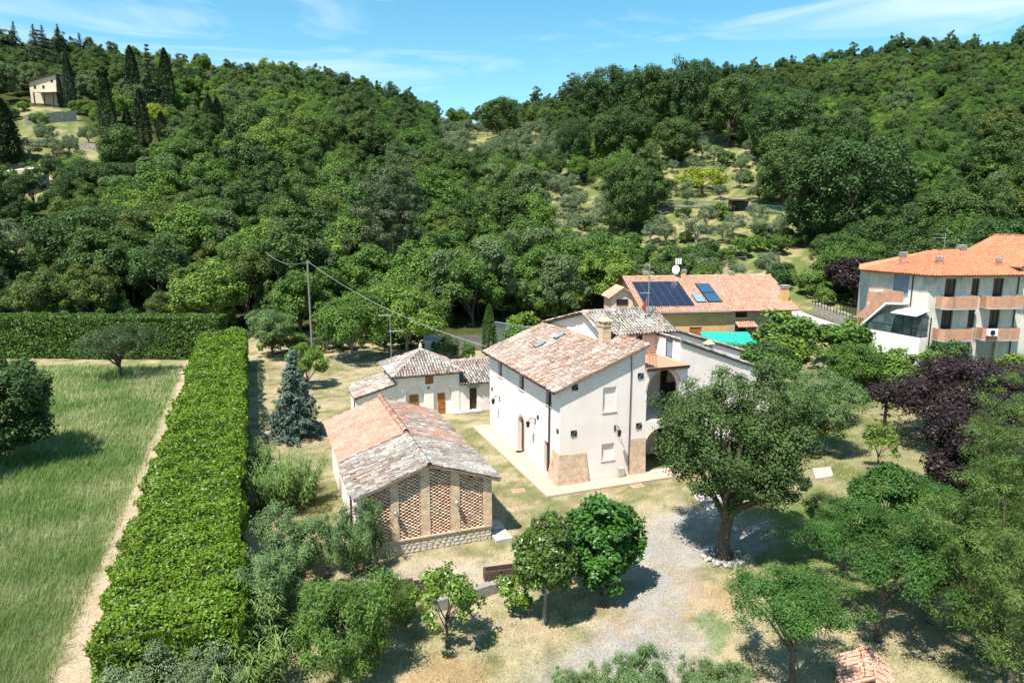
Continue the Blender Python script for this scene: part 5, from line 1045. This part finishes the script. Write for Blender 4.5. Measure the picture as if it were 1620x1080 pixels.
hill_tree('young_tree', 'small yellow green tree on the terrace below the hilltop house', FOREST['light'][0], 64, 206, 176, 32, 1)
hill_tree('plum_tree', 'dark purple plum tree behind the apartment block stairs', broad(47, 6, 3, L_PLUM, bf=.1, M=60, n=120, l=.25, w=.16), 1352, 482, 404, 92, 0)
# olives on the open ground
def olives():
    rng = np.random.default_rng(77); pts = []
    def tryadd(u, v, s, minpx):
        p = spot(u, v); _, _, d = proj(p[0], p[1], p[2])
        if all((p[0] - a) ** 2 + (p[1] - b) ** 2 > (3.4 * s) ** 2 for a, b, *_ in pts) and all((p[0] - a) ** 2 + (p[1] - b) ** 2 > r * r * .7 for a, b, r in SPECIAL): pts.append((p[0], p[1], p[2], s, u, v))
    for box, n, s in (((690, 900, 208, 272), 260, 1.2), ((945, 1240, 215, 328), 100, 1.05), ((970, 1240, 362, 392), 40, 1.1), ((975, 1290, 428, 455), 26, 1.0), ((835, 990, 295, 470), 60, 1.25), ((1370, 1465, 325, 420), 30, 1.0), ((30, 150, 205, 258), 9, .9), ((0, 70, 385, 440), 30, 1.0)):
        for k in range(n):
            u, v = rng.uniform(box[0], box[1]), rng.uniform(box[2], box[3])
            if any(in_poly(np.array([u]), np.array([v]), pl)[0] for pl in CLEARINGS.values()) and fbm(np.array([u * .02]), np.array([v * .03]), 3)[0] > .36: tryadd(u, v, s, 0)
    for i, (x, y, z, s, u, v) in enumerate(pts):
        where = 'olive tree in the upper grove beside the skyline notch' if u < 910 and u > 600 else 'grey green olive tree on the terraces above the ochre house' if 910 < u < 1330 else 'olive tree on the slope behind the apartment block' if u >= 1330 else 'olive tree on the left hand slope'
        k = s * rng.uniform(.8, 1.25); t = plant('olive_tree', where, 'olive', (x, y, z), OLIVE[i % 3], OLIVE[i % 3][2] * k, OLIVE[i % 3][3] * 2 * k * rng.uniform(.95, 1.2), rng.uniform(0, 6), where.replace('olive tree', 'olive trees'))
olives()
for i, (u, v) in enumerate([(150, 474), (205, 468), (250, 480), (310, 470), (20, 470), (395, 478), (640, 505), (700, 520), (830, 540), (880, 490), (1240, 440), (1195, 398), (1230, 402), (1260, 392), (1085, 385), (1000, 398), (1120, 425), (1040, 428), (1320, 462), (1405, 395), (985, 410), (1010, 416), (1035, 412), (1062, 416), (1090, 412), (1118, 410), (1145, 414), (1170, 408), (1215, 385), (1245, 378), (1180, 290), (1060, 300), (1215, 300), (1150, 262), (20, 190), (40, 176), (125, 182), (1080, 345), (1135, 348), (10, 205), (850, 330), (875, 352), (900, 335), (925, 365), (860, 385), (890, 400), (915, 420), (940, 395), (880, 440), (905, 455), (930, 445), (960, 405), (865, 420), (1252, 450), (1283, 468), (1228, 456), (1300, 482), (1210, 425)]):
    p = spot(u, v); k = RNG.uniform(.9, 1.7); plant('shrub', 'dense wild shrub on the edge of the wood' if i < 20 else 'dense green shrub between the olive terraces', 'shrub', p, SHRUB[i % 3], 2.4 * k, 3.4 * k, i, 'wild shrubs along the wood edge' if i < 20 else 'shrubs between the olive terraces')

# ------------------------------------------------------------------ the wood: nearest trees one by one, the rest as one mass
def wood():
    rng = np.random.default_rng(5); pts = []
    for sp, y0, y1 in ((5.0, 84, 150), (6.2, 150, 430)):
        gy = np.arange(y0, y1, sp)
        for y in gy:
            gx = np.arange(-1.05 * y - 30, 1.05 * y + 30, sp); pts.append(np.c_[gx + rng.uniform(-.45, .45, len(gx)) * sp, y + rng.uniform(-.45, .45, len(gx)) * sp])
    P = np.concatenate(pts); x, y = P.T; z = terr(x, y); u, v, d = proj(x, y, z); keep = (y > np.interp(810 + 1080 * x / y, U_, S_) + 1.5) | (y > 100)
    keep &= open_ground(x, y, z) == 0; keep &= (u > -250) & (u < 1900)
    q = np.array([(x - 18.3) * math.cos(R(7)) + (y - 86.9) * math.sin(R(7)), -(x - 18.3) * math.sin(R(7)) + (y - 86.9) * math.cos(R(7))]); keep &= ~((q[0] > -9) & (q[0] < 26) & (q[1] > -12) & (q[1] < 22))
    keep &= ~((x > 34) & (x < 66) & (y < 92)); keep &= ~((x > -14) & (x < 10) & (y < 93)); keep &= ~((x > 39) & (x < 56) & (y < 114))
    for a, b, r in SPECIAL: keep &= (x - a) ** 2 + (y - b) ** 2 > (r * .75) ** 2
    hp = spot(82, 166); keep &= (x - hp[0]) ** 2 + (y - hp[1]) ** 2 > 81
    x, y, z, u, v, d = (k[keep] for k in (x, y, z, u, v, d)); n = len(x)
    f = fbm(x * .03, y * .03, 61) + rng.normal(0, .10, n); kind = np.where(f < .40, 0, np.where(f < .56, 1, 2)); size = np.clip(np.exp(rng.normal(-.04, .24, n)), .52, 1.5) * (.86 + .34 * fbm(x * .05, y * .05, 71)); size *= np.where((u > 100) & (u < 370) & (v > 140) & (v < 300), .62, 1); size *= np.where(y > 240, .85, 1)
    size *= np.where(y < 98, .82, 1); size = np.where(y > 200, np.minimum(size, .98), size); size = np.where((u < 190) & (v > 235) & (v < 420), np.minimum(size, .72), size); size = np.where((u < 420) & (v < 150), np.minimum(size, .78), size)
    fl = {0: FOREST['dark'], 1: FOREST['mid'], 2: FOREST['light']}; rz = rng.uniform(0, 6.283, n); pick = rng.integers(0, 100, n)
    inview = (u > -40) & (u < 1660) & (v > 30) & (v < 640); order = np.argsort(np.where(inview, y, 1e6)); near = order[:300]; far = order[300:]
    lab = {0: 'dark green broadleaf tree packed into the wood on the slope', 1: 'mid green broadleaf tree packed into the wood on the slope', 2: 'light green broadleaf tree packed into the wood on the slope'}
    def region(uu, yy): return 'behind the tall back hedge' if uu < 390 and yy < 100 else 'on the left slope above the back hedge' if uu < 390 else 'behind the walnut lawn' if uu < 760 and yy < 100 else 'in the middle of the slope above the walnut lawn' if uu < 760 else 'between the farmhouse roof and the upper grove' if uu < 960 else 'on the slope behind the ochre house' if uu < 1340 else 'on the slope behind the apartment block'
    for i in near:
        pr = fl[int(kind[i])][pick[i] % len(fl[int(kind[i])])]; lb = lab[int(kind[i])].replace('packed into the wood on the slope', region(u[i], y[i])); plant('broadleaf_tree', lb, 'tree', (x[i], y[i], z[i] - .3), pr, pr[2] * size[i], pr[3] * 2 * size[i] * 1.02, rz[i], lb.replace('tree', 'trees', 1))
    protos = fl[0] + fl[1] + fl[2]; base = {0: 0, 1: len(fl[0]), 2: len(fl[0]) + len(fl[1])}
    pc = bpy.data.collections.new('crown_shapes')
    for k, pr in enumerate(protos): pc.objects.link(bpy.data.objects.new('crown_shape_%02d' % k, pr[0]))
    me = bpy.data.meshes.new('wood_points'); me.vertices.add(len(far)); me.vertices.foreach_set('co', np.c_[x[far], y[far], z[far] - .6].astype(np.float32).ravel())
    idx = np.array([base[int(kind[i])] + pick[i] % len(fl[int(kind[i])]) for i in far], np.int32)
    a = me.attributes.new('shape', 'INT', 'POINT'); a.data.foreach_set('value', idx); a = me.attributes.new('size', 'FLOAT', 'POINT'); a.data.foreach_set('value', size[far].astype(np.float32)); a = me.attributes.new('turn', 'FLOAT', 'POINT'); a.data.foreach_set('value', rz[far].astype(np.float32))
    o = link('distant_wood', me); tag(o, 'continuous dark green woodland covering the hills up to the skyline', 'woodland', kind='stuff')
    ng = bpy.data.node_groups.new('scatter_wood', 'GeometryNodeTree'); ng.interface.new_socket('Geometry', in_out='INPUT', socket_type='NodeSocketGeometry'); ng.interface.new_socket('Geometry', in_out='OUTPUT', socket_type='NodeSocketGeometry')
    gi, go = N(ng, 'NodeGroupInput'), N(ng, 'NodeGroupOutput'); ci = N(ng, 'GeometryNodeCollectionInfo'); ci.inputs['Collection'].default_value = pc; ci.inputs['Separate Children'].default_value = True; ci.inputs['Reset Children'].default_value = True
    ip = N(ng, 'GeometryNodeInstanceOnPoints'); ip.inputs['Pick Instance'].default_value = True
    def na(nm, ty): k = N(ng, 'GeometryNodeInputNamedAttribute', data_type=ty); k.inputs['Name'].default_value = nm; return k
    ng.links.new(gi.outputs[0], ip.inputs['Points']); ng.links.new(ci.outputs[0], ip.inputs['Instance']); ng.links.new(na('shape', 'INT').outputs[0], ip.inputs['Instance Index'])
    cx = N(ng, 'ShaderNodeCombineXYZ'); ng.links.new(na('turn', 'FLOAT').outputs[0], cx.inputs['Z']); ng.links.new(cx.outputs[0], ip.inputs['Rotation']); ng.links.new(na('size', 'FLOAT').outputs[0], ip.inputs['Scale'])
    ng.links.new(ip.outputs[0], go.inputs[0]); md = o.modifiers.new('scatter', 'NODES'); md.node_group = ng
    print('wood', n, 'trees')
wood()

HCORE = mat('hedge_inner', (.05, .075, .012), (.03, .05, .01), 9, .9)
# ------------------------------------------------------------------ clipped hedges
def hedge(name, label, o, ang, L, Wd, H, dens, l, w, m, seed, near=None, lump=.22, rise=0.):
    """clipped hedge, local x across, y along"""
    rng = np.random.default_rng(seed); t = thing(name, label, 'hedge', o, ang)
    P = []; Nn = []
    for area, fn in (((L * Wd), lambda k: (np.c_[rng.uniform(0, Wd, k), rng.uniform(0, L, k), np.full(k, H)], (0, 0, 1))), ((L * H), lambda k: (np.c_[np.full(k, Wd), rng.uniform(0, L, k), rng.uniform(0, H, k)], (1, 0, 0))), ((L * H), lambda k: (np.c_[np.zeros(k), rng.uniform(0, L, k), rng.uniform(0, H, k)], (-1, 0, 0))),
                     ((Wd * H), lambda k: (np.c_[rng.uniform(0, Wd, k), np.zeros(k), rng.uniform(0, H, k)], (0, -1, 0))), ((Wd * H), lambda k: (np.c_[rng.uniform(0, Wd, k), np.full(k, L), rng.uniform(0, H, k)], (0, 1, 0)))):
        p, n_ = fn(int(area * dens))
        if near: k = rng.random(len(p)) < np.clip(near / (near + p[:, 1]), .25, 1) * 1.0; p = p[k]
        P.append(p); Nn.append(np.tile(n_, (len(p), 1)))
    P = np.concatenate(P); Nn = np.concatenate(Nn).astype(float); K = len(P)
    bulge = lump * (fbm(P[:, 0] * .9 + P[:, 2], P[:, 1] * .9 + P[:, 2] * .7, seed, 4) - .5) * 2
    P = P + Nn * (bulge + rng.normal(0, .05, K))[:, None]; edge = np.minimum(np.minimum(P[:, 0], Wd - P[:, 0]), .4) / .4; P[:, 2] -= (1 - np.clip(edge, 0, 1)) * .16 * (Nn[:, 2] > .5)
    P[:, 2] *= 1 + rise * P[:, 1] / L; sz = np.clip(1 + (P[:, 1] / 60 if near else 0), 1, 1.9)
    nr = unit(Nn * .55 + np.array([0, 0, .35]) + rng.normal(0, .5, (K, 3))); q = rng.normal(size=(K, 3)) + np.array([0, 0, .5]); tt = unit(q - (q * nr).sum(1)[:, None] * nr); b = np.cross(nr, tt)
    Lf = (l * sz * rng.uniform(.65, 1.35, K))[:, None]; Wf = (w * sz * rng.uniform(.7, 1.3, K))[:, None]
    V = np.stack([P - tt * Lf * .5, P + b * Wf * .5 - nr * .1 * Wf, P + tt * Lf * .5 - nr * .1 * Lf, P - b * Wf * .5 - nr * .1 * Wf], 1).reshape(-1, 3)
    br = rng.uniform(.72, 1.28, K) * (.9 + .35 * (fbm(P[:, 0] * .5, P[:, 1] * .5, seed + 3, 3) - .45)); hu = np.clip(rng.normal(.15, .2, K), 0, 1)
    link('foliage', np_mesh('foliage', V, np.arange(4 * K).reshape(-1, 4), m, {'lc': np.repeat(np.c_[br, hu, hu], 4, 0)}), t)
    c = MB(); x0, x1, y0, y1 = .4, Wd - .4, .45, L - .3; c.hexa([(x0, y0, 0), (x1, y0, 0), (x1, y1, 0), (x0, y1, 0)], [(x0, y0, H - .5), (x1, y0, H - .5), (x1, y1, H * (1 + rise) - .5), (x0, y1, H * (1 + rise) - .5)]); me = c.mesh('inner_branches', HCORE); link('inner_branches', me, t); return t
def gw(gx, gy): return (gx * GX[0] + gy * GY[0], gx * GX[1] + gy * GY[1])
hedge('hedge', 'long wide bright green clipped hedge running away along the meadow', (*gw(-5.85, 23.9), 0), GA, 60, 4.55, 3.15, 330, .135, .085, L_HEDGE, 3, near=17, lump=.6, rise=.28)
hedge('hedge', 'tall dark green clipped hedge across the back of the meadow', (-68, 83.2, 0), R(-94) + math.pi, 33.5, 2.6, 5.2, 90, .26, .16, L_HEDGE2, 4, lump=.4).rotation_euler[2] = R(-92)
# hedges near the ochre house and along the lane
hedge('hedge', 'dark green clipped hedge below the teal shade cloth', (21.0, 78.0, 0), R(-84), 15, 1.8, 2.0, 40, .25, .16, L_HEDGE2, 6)
hedge('hedge', 'clipped hedge bordering the lane right of the ochre house', (43.2, 74.5, 1.5), R(24), 12, 1.6, 1.7, 40, .25, .16, L_HEDGE2, 7)

# ------------------------------------------------------------------ garden trees and shrubs
oak = broad(51, 10.2, 4.7, L_HOLM, bf=.24, M=300, cr=.15, n=300, l=.125, w=.08, tr=.36, nl=22, lobes=.16, off=(.35, .2), lo=.5, Ry=4.2, cut=-.95, fill=.3, vr=.5)
plant('oak_tree', 'big evergreen oak with thick trunk in front of the farmhouse gable', 'tree', OAK, oak, crown='crown')
plant('olive_tree', 'pale grey green olive tree touching the right side of the big oak', 'olive', (*flat(1288, 716), 0), broad(52, 7, 3.0, L_SHRUB, bf=.12, M=150, cr=.2, n=210, l=.15, w=.055, cut=-.85, tr=.16, bark=BARK_G), 6.6, 6.4)
plant('evergreen_tree', 'round dense evergreen tree with slim pale trunk in front of the fig', 'tree', (*flat(862, 985), 0), broad(53, 4.2, 1.35, L_MAG, bf=.26, M=130, cr=.26, n=90, l=.17, w=.085, tr=.09, bark=BARK_G, nl=8, lobes=.1, Ry=1.3, cut=-.9), 4.9, 2.9)
plant('shrub', 'small glossy shrub at the foot of the round evergreen tree', 'shrub', (*flat(812, 968), 0), broad(54, 1.7, .8, L_GLOSS, bf=0, M=26, cr=.36, n=80, l=.16, w=.09, tr=.04), 1.7, 1.5)
plant('fig_tree', 'bushy bright green fig tree beside the gravel drive', 'tree', (*flat(950, 938), 0), broad(55, 4.9, 1.75, L_FIG, bf=.06, M=140, cr=.25, n=80, l=.2, w=.16, tr=.1, nl=8, lobes=.2, cut=-.8, up=.7), 4.9, 3.7)
plant('glossy_tree', 'small loose tree with glossy yellow green leaves in front of the planters', 'tree', (*flat(707, 1024), 0), broad(56, 3.2, 1.25, L_GLOSS, bf=.24, M=44, cr=.26, n=52, l=.19, w=.09, tr=.06, nl=9, lobes=.3), 3.5, 2.7)
t = plant('spruce_tree', 'blue grey spruce standing beside the long hedge', 'tree', (*flat(470, 692), 0), cone(57, 7, 2.2, L_BLUE, tiers=20, n=190, l=.26, w=.085, per=17, droop=.12), 6.9, 4.4)
plant('yew_tree', 'low spreading dark yew on the meadow before the back hedge', 'tree', (*flat(191, 596), 0), broad(58, 5.2, 3.8, L_YEW, bf=.24, M=95, cr=.2, n=120, l=.24, w=.06, tr=.22, nl=12, lobes=.3, lo=.4, cut=-.25), 5.6, 8.2)
plant('dark_tree', 'dark broadleaf tree cut off by the left edge of the meadow', 'tree', (*flat(-20, 735), 0), broad(59, 7, 3.3, L_DARK, bf=.06, M=150, cr=.2, n=170, l=.2, w=.13, tr=.18, lobes=.3, cut=-.8, vr=.4), 8.2, 8.8)
RED = [(1.5, 60, 31), (1.3, 45, 32)]
def reeds(seed, rad, H, stems, m=L_REED):
    rng = np.random.default_rng(seed); V = []; Q = []; A = []; n = 0; st = MB()
    for s in range(stems):
        a = rng.uniform(0, 6.283); r = rad * rng.random() ** .6; b = np.array([r * math.cos(a), r * math.sin(a), 0]); lean = np.array([math.cos(a), math.sin(a), 0]) * rng.uniform(.05, .45) * (r / rad + .2); h = H * rng.uniform(.6, 1.1)
        st.tube([b, b + lean * h * .4 + (0, 0, h * .55), b + lean * h + (0, 0, h * .95)], [.014, .011, .005], 4, False)
        for k in range(26):
            s_ = rng.uniform(.18, 1); p = b + lean * h * s_ ** 1.4 + np.array([0, 0, h * .95 * s_]); w_ = rng.uniform(0, 6.283); d = np.array([math.cos(w_), math.sin(w_), 0]); L = rng.uniform(.35, .62); sd = np.array([-d[1], d[0], 0]) * .02
            p1 = p + d * L * .45 + (0, 0, L * .38); p2 = p + d * L * .95 + (0, 0, L * .12); V += [p - sd * .7, p + sd * .7, p1 + sd, p1 - sd, p2 + sd * .2, p2 - sd * .2]; Q += [(n, n + 1, n + 2, n + 3), (n + 3, n + 2, n + 4, n + 5)]; A += [(rng.uniform(.75, 1.25), rng.uniform(0, .4), 0)] * 6; n += 6
    return np_mesh('leaves', np.array(V), np.array(Q), m, {'lc': np.array(A)}), st.mesh('canes', L_REED), H, rad
for lab, (u, v), sd_, rad, H, k in (('clump of arching green reeds between hedge and barn', (452, 800), 61, 1.7, 3.0, 150), ('reed clump at the lower left below the long hedge', (372, 1035), 62, 1.5, 2.7, 120), ('reeds spilling out at the bottom edge, lower left', (385, 1090), 63, 1.3, 2.2, 90), ('low reeds next to the shady side of the long hedge', (405, 745), 64, .9, 2.0, 50)):
    plant('reed_clump', lab, 'reeds', (*flat(u, v), 0), reeds(sd_, rad, H, k), group='reed clumps', crown='leaves', trunk='canes')
SB = {s: broad(70 + s, 3.2, 1.7, [L_SHRUB, L_MID, L_OLIVE][s], bf=0, M=140, cr=.19, n=270, l=.115, w=.034, tr=.07, bark=BARK_G, nl=14, alup=1.1, al=.3, lobes=.4, cut=-.8, zst=1.35, vr=.45, fill=.15, up=.2) for s in range(3)}
for lab, (u, v), s, h, w_ in (('upright grey green shrub against the barn lattice', (560, 905), 0, 3.4, 3.0), ('tall grey green shrub by the left corner of the barn', (468, 915), 0, 3.3, 3.8), ('large dark green bush in front of the planters', (550, 1058), 1, 3.7, 4.7), ('grey green bush between the reeds and the large bush', (420, 990), 0, 3.3, 3.9),
                              ('silvery olive bush at the bottom left corner of the hedge', (245, 1115), 2, 2.9, 4.3), ('silvery bush at the bottom edge left of the reeds', (330, 1125), 2, 2.4, 3.4), ('grey green shrub leaning on the near end of the long hedge', (355, 985), 0, 3.0, 3.0), ('soft green bush at the bottom edge of the drive, left', (905, 1118), 0, 1.3, 1.8), ('soft green bush in the middle of the bottom edge', (1000, 1122), 0, 2.0, 2.8), ('soft green bush at the bottom edge of the drive, right', (1125, 1118), 0, 1.6, 2.6), ('leafy bush right behind the small glossy tree', (640, 985), 1, 1.7, 1.7)):
    plant('bush', lab, 'bush', (*flat(u, v), 0), SB[s], h, w_, u, crown='foliage', trunk='stems')
# right garden
aca = [broad(80 + k, 5.2, 2.5, L_ACA, bf=.40, M=95, cr=.2, n=330, l=.10, w=.04, tr=.12, nl=14, lobes=.3, lo=.3, cut=-.15, fill=.2) for k in range(2)]
for lab, (u, v), k, h, w_ in (('feathery acacia with forked pale trunk near the bottom right', (1252, 1088), 0, 4.7, 5.3), ('feathery acacia behind the forked one, with dark thick trunk', (1388, 1012), 1, 5.3, 6.2), ('feathery young acacia right of the oak shadow', (1330, 905), 0, 3.9, 4.8), ('feathery acacia at the foot of the corner pine', (1470, 985), 1, 4.6, 5.0), ('low feathery acacia between the oak and the small round tree', (1450, 870), 0, 4.0, 4.8)):
    plant('acacia_tree', lab, 'tree', (*flat(u, v), 0), aca[k], h, w_, u * .1, 'feathery acacias in the right hand garden')
plant('garden_tree', 'round grey green tree with slim trunk right of the oak', 'tree', (*flat(1396, 868), 0), broad(83, 4.6, 1.9, L_ACA, bf=.3, M=80, cr=.25, n=170, l=.15, w=.1, tr=.09, bark=BARK_G), 4.6, 3.9)
plant('young_cedar', 'sparse young conifer on the lawn before the purple trees', 'tree', (*flat(1396, 700), 0), cone(84, 5.5, 1.5, L_PINE, tiers=9, n=50, l=.26, w=.07, per=7, droop=.2), 5.2, 3.2)
plant('plum_tree', 'large dark purple leaved tree spreading at the right edge', 'tree', (34.5, 48.0, terr1(34.5, 48.0)), broad(85, 8, 5.4, L_PLUM, bf=.06, M=260, cr=.15, n=170, l=.19, w=.11, tr=.25, nl=20, lobes=.25), 7.2, 13.5)
plant('plum_tree', 'purple leaved tree in front of the larger one, above the pine', 'tree', (27.5, 37.0, terr1(27.5, 37)), broad(86, 6, 3.4, L_PLUM, bf=.0, cut=-.8, M=190, cr=.18, n=190, l=.17, w=.1, tr=.2, nl=16, lobes=.25), 7.0, 8.6)
pine = broad(87, 9, 4.4, L_PINE, bf=-.1, M=420, cr=.105, n=290, l=.11, w=.022, tr=.2, nl=30, lobes=.4, al=.9, fill=.05, up=.25, lo=.4, cut=-.6, vr=.4)
plant('pine_tree', 'large bright green pine filling the lower right corner', 'tree', (18.6, 23.0, 0), pine, 9.3, 11.2, .4); plant('pine_tree', 'second pine at the right edge above the corner one', 'tree', (24.5, 29.0, 0), pine, 9.8, 9.0, 2.2)
for i, (lab, x, y, s, h, w_) in enumerate([('leafy shrub mass right of the teal shade cloth', 32.5, 80.5, 0, 4.6, 7.5), ('leafy tree by the shrubs along the lane', 37.5, 72.0, 0, 4.0, 6), ('bright green shrub below the veranda', 36.0, 62.0, 2, 3.2, 5), ('tall green shrub left of the veranda', 32.8, 62.5, 0, 4.2, 5), ('clipped round bush at the foot of the apartment block', 40.8, 62.2, 1, 3.6, 3.9), ('light green shrub right of the clipped round bush', 46.0, 61.5, 2, 2.6, 4.4), ('green shrub at the far end of the garden, behind the oak', 26.5, 66.0, 0, 3.2, 4.5), ('shrub between the farmhouse wing and the garden hedge', 21.5, 68.5, 1, 3.0, 4.5), ('shrub at the right edge under the apartment balconies', 51, 61, 0, 2.8, 4.5), ('broad shrub in front of the lane hedge', 34.5, 70.5, 0, 4.4, 6.5), ('low shrub left of the lane shrubs', 28.5, 73.5, 1, 3.4, 6), ('shrub below the leafy shrub mass', 30.5, 76, 2, 3.6, 6), ('green bush in front of the clipped hedge', 24.5, 73.0, 0, 3.0, 5.5), ('bush on the lawn edge under the veranda shrubs', 34.5, 58.8, 0, 2.6, 4.5), ('tall bush left of the clipped round bush', 38.0, 60.0, 0, 3.4, 4.2)]):
    plant('garden_shrub', lab, 'shrub', (x, y, terr1(x, y) - .1), [SHRUB[0], SHRUB[1], SHRUB[2]][s], h, w_, i, crown='foliage', trunk='stems')
plant('garden_tree', 'thin leafy tree on the lawn under the plum branches', 'tree', (24.5, 43.5, terr1(24.5, 43.5)), broad(88, 4, 1.8, L_LIGHT, bf=.2, M=24, cr=.26, n=60, l=.2, w=.12, tr=.06), 3.4, 3)
plant('garden_tree', 'leafy green tree on the lawn right of the olive', 'tree', (22.5, 48.5, terr1(22.5, 48.5)), FOREST['mid'][1], 4.6, 4.2, 2)
plant('garden_tree', 'dark small tree between lawn and lane shrubs', 'tree', (31.0, 60.5, terr1(31, 60.5)), FOREST['mid'][0], 5.4, 5, 1)
# behind the outbuilding
wal = [broad(90 + k, 7, 4, L_MID if k else L_LIGHT, bf=.14, M=120, cr=.22, n=150, l=.24, w=.14, tr=.16, bark=BARK_G, nl=18, lobes=.3, lo=.35) for k in range(2)]
plant('walnut_tree', 'open crowned walnut with leaning pale trunk on the lawn', 'tree', (*flat(557, 571), 0), wal[1], 7.8, 9.6, .3); plant('walnut_tree', 'light green walnut behind the hipped outbuilding', 'tree', (*flat(645, 566), 0), wal[0], 9.0, 11.0, 1.3)
plant('broom_bush', 'rounded grey green bush where the two hedges meet', 'bush', (*flat(432, 566), 0), broad(92, 6, 2.8, L_SHRUB, bf=.02, M=120, cr=.2, n=130, l=.3, w=.05, tr=.1, alup=1., al=.4, nl=14, cut=-.2), 6.3, 6.2, 0)
plant('garden_shrub', 'upright yellow green shrub beside the blue spruce', 'shrub', (*flat(487, 612), 0), broad(93, 4.5, 1.7, L_LIGHT, bf=.0, M=60, cr=.25, n=110, l=.22, w=.08, tr=.07, alup=.5), 5.0, 4.0, 0)
plant('cypress_tree', 'slender green cypress between outbuilding and farmhouse', 'tree', (-2.8, 82.5, terr1(-2.8, 82.5)), column(94, 6.3, .95, leaf_mat('leaf_young_cypress', (.055, .10, .022), (.065, .115, .026), .15), n=7000, l=.22, w=.08), 6.3, 1.8)
plant('shrub', 'small round shrub left of the slender cypress', 'shrub', (*flat(740, 572), 0), SHRUB[0], 2.2, 2.0, .2); plant('shrub', 'dark shrub behind the outbuilding ridge', 'shrub', (-8.0, 80, terr1(-8, 80)), SHRUB[1], 2.6, 3.2, .2)
for i, (x, y) in enumerate([(-27, 84.5), (-23.5, 85.5), (-20.5, 86), (-16.5, 86.5), (-13, 87), (-30, 84), (0.5, 83.5), (4.5, 84)]):
    plant('shrub', 'dense wild shrub on the edge of the wood', 'shrub', (x, y, terr1(x, y) - .1), SHRUB[i % 3], RNG.uniform(2.2, 3.8), RNG.uniform(3.5, 5), i, 'wild shrubs along the wood edge')

# ------------------------------------------------------------------ grass
def grass(name, label, n, region, hgt, wid, seed, straw):
    rng = np.random.default_rng(seed); y = 21 * np.exp(rng.random(n * 3) * math.log(80 / 21)); x = rng.uniform(-1.3, .95, n * 3) * (y * .85 + 3); k = region(x, y, rng); x, y = x[k][:n], y[k][:n]; K = len(x)
    z = terr(x, y); f = fbm(x * .35, y * .35, 21) * .7 + fbm(x * .09, y * .09, 41) * .3
    sc = np.clip(y / 30, .8, 2.4); h = hgt * rng.uniform(.4, 1.25, K) * (.6 + .8 * fbm(x * .8, y * .8, 13)); w = wid * sc; a = rng.uniform(0, 6.283, K); ln = rng.uniform(.1, .7, K) * h; b = rng.normal(.4, .5, K)
    bx, by = np.cos(a) * w, np.sin(a) * w; P = np.c_[x, y, z]
    V = np.stack([P + np.c_[-bx, -by, np.zeros(K) - .02], P + np.c_[bx, by, np.zeros(K) - .02], P + np.c_[np.cos(b) * ln, np.sin(b) * ln, h]], 1).reshape(-1, 3)
    hu = np.clip(straw + 1.6 * (f - .47) + rng.normal(0, .22, K), -.6, 1); o = link(name, np_mesh(name, V, np.arange(3 * K).reshape(-1, 3), L_GRASS, {'lc': np.repeat(np.c_[rng.uniform(.75, 1.2, K), hu, hu], 3, 0)})); tag(o, label, 'grass', kind='stuff')
def r_meadow(x, y, rng): gx = x * GX[0] + y * GX[1]; return (gx < -8.1 + rng.normal(0, .25, len(x))) & (y < 76)
grass('meadow_grass', 'long green and straw coloured meadow grass left of the hedge', 200000, r_meadow, .48, .015, 3, .0)
def r_lawn(x, y, rng):
    gx = x * GX[0] + y * GX[1]; gy = x * GY[0] + y * GY[1]; hx = (x - HF[0]) * math.cos(HA) + (y - HF[1]) * math.sin(HA); hy = -(x - HF[0]) * math.sin(HA) + (y - HF[1]) * math.cos(HA); bx = (x + 7.41) * math.cos(R(21)) + (y - 31.53) * math.sin(R(21)); by = -(x + 7.41) * math.sin(R(21)) + (y - 31.53) * math.cos(R(21))
    k = (gx > -.8) & (y < 80) & ~((hx > -1.5) & (hx < 17.5) & (hy > -1.4) & (hy < 14)) & ~((bx > 0) & (bx < 6.8) & (by > 0) & (by < 13.1)); k &= ~((hx > -11) & (hx < 3) & (hy > 13.8) & (hy < 22)); k &= ~in_poly(x, y, GRAVEL) | (rng.random(len(x)) < .07); return k & (fbm(x * .6, y * .6, 17) > .33 + .2 * rng.random(len(x)))
grass('lawn_grass', 'short dry yellow lawn grass round the buildings', 120000, r_lawn, .12, .013, 4, .45)
def r_weed(x, y, rng): return r_lawn(x, y, rng) & (fbm(x * 1.1 + 5, y * 1.1, 88) > .56)
grass('lawn_weeds', 'scattered green weed tufts in the dry lawn', 26000, r_weed, .16, .016, 9, -.3)
def pebbles():
    rng = np.random.default_rng(6); n = 160000; x = rng.uniform(-8, 16, n); y = rng.uniform(20, 38, n); q = (fbm(x * 2.2 + 4, y * 2.2, 92) - .47) * 2; k = in_poly(x + q + rng.normal(0, .35, n), y + rng.normal(0, .35, n), GRAVEL); x, y = x[k][:22000], y[k][:22000]; K = len(x); s = rng.uniform(.012, .032, K); z = terr(x, y); a = rng.uniform(0, 6.28, K)
    V = np.stack([np.c_[x + np.cos(a + q) * s * e, y + np.sin(a + q) * s, z + hh * s] for q, e, hh in ((0, 1, -.2), (1.57, .8, -.2), (3.14, 1, -.2), (4.71, .9, -.2), (.5, .3, .9))], 1).reshape(-1, 3); f = np.array([(0, 1, 4), (1, 2, 4), (2, 3, 4), (3, 0, 4)]); Q = (np.arange(K)[:, None, None] * 5 + f[None]).reshape(-1, 3)
    c = np.array([.30, .28, .25]) * rng.uniform(.5, 1.4, (K, 1)) * np.where(rng.random((K, 1)) < .1, np.array([[1.1, .8, .6]]), 1); o = link('gravel', np_mesh('gravel', V, Q, BRICK_B, {'tc': np.repeat(c, 5, 0)})); tag(o, 'loose grey gravel chips on the drive', 'gravel', kind='stuff')
pebbles()
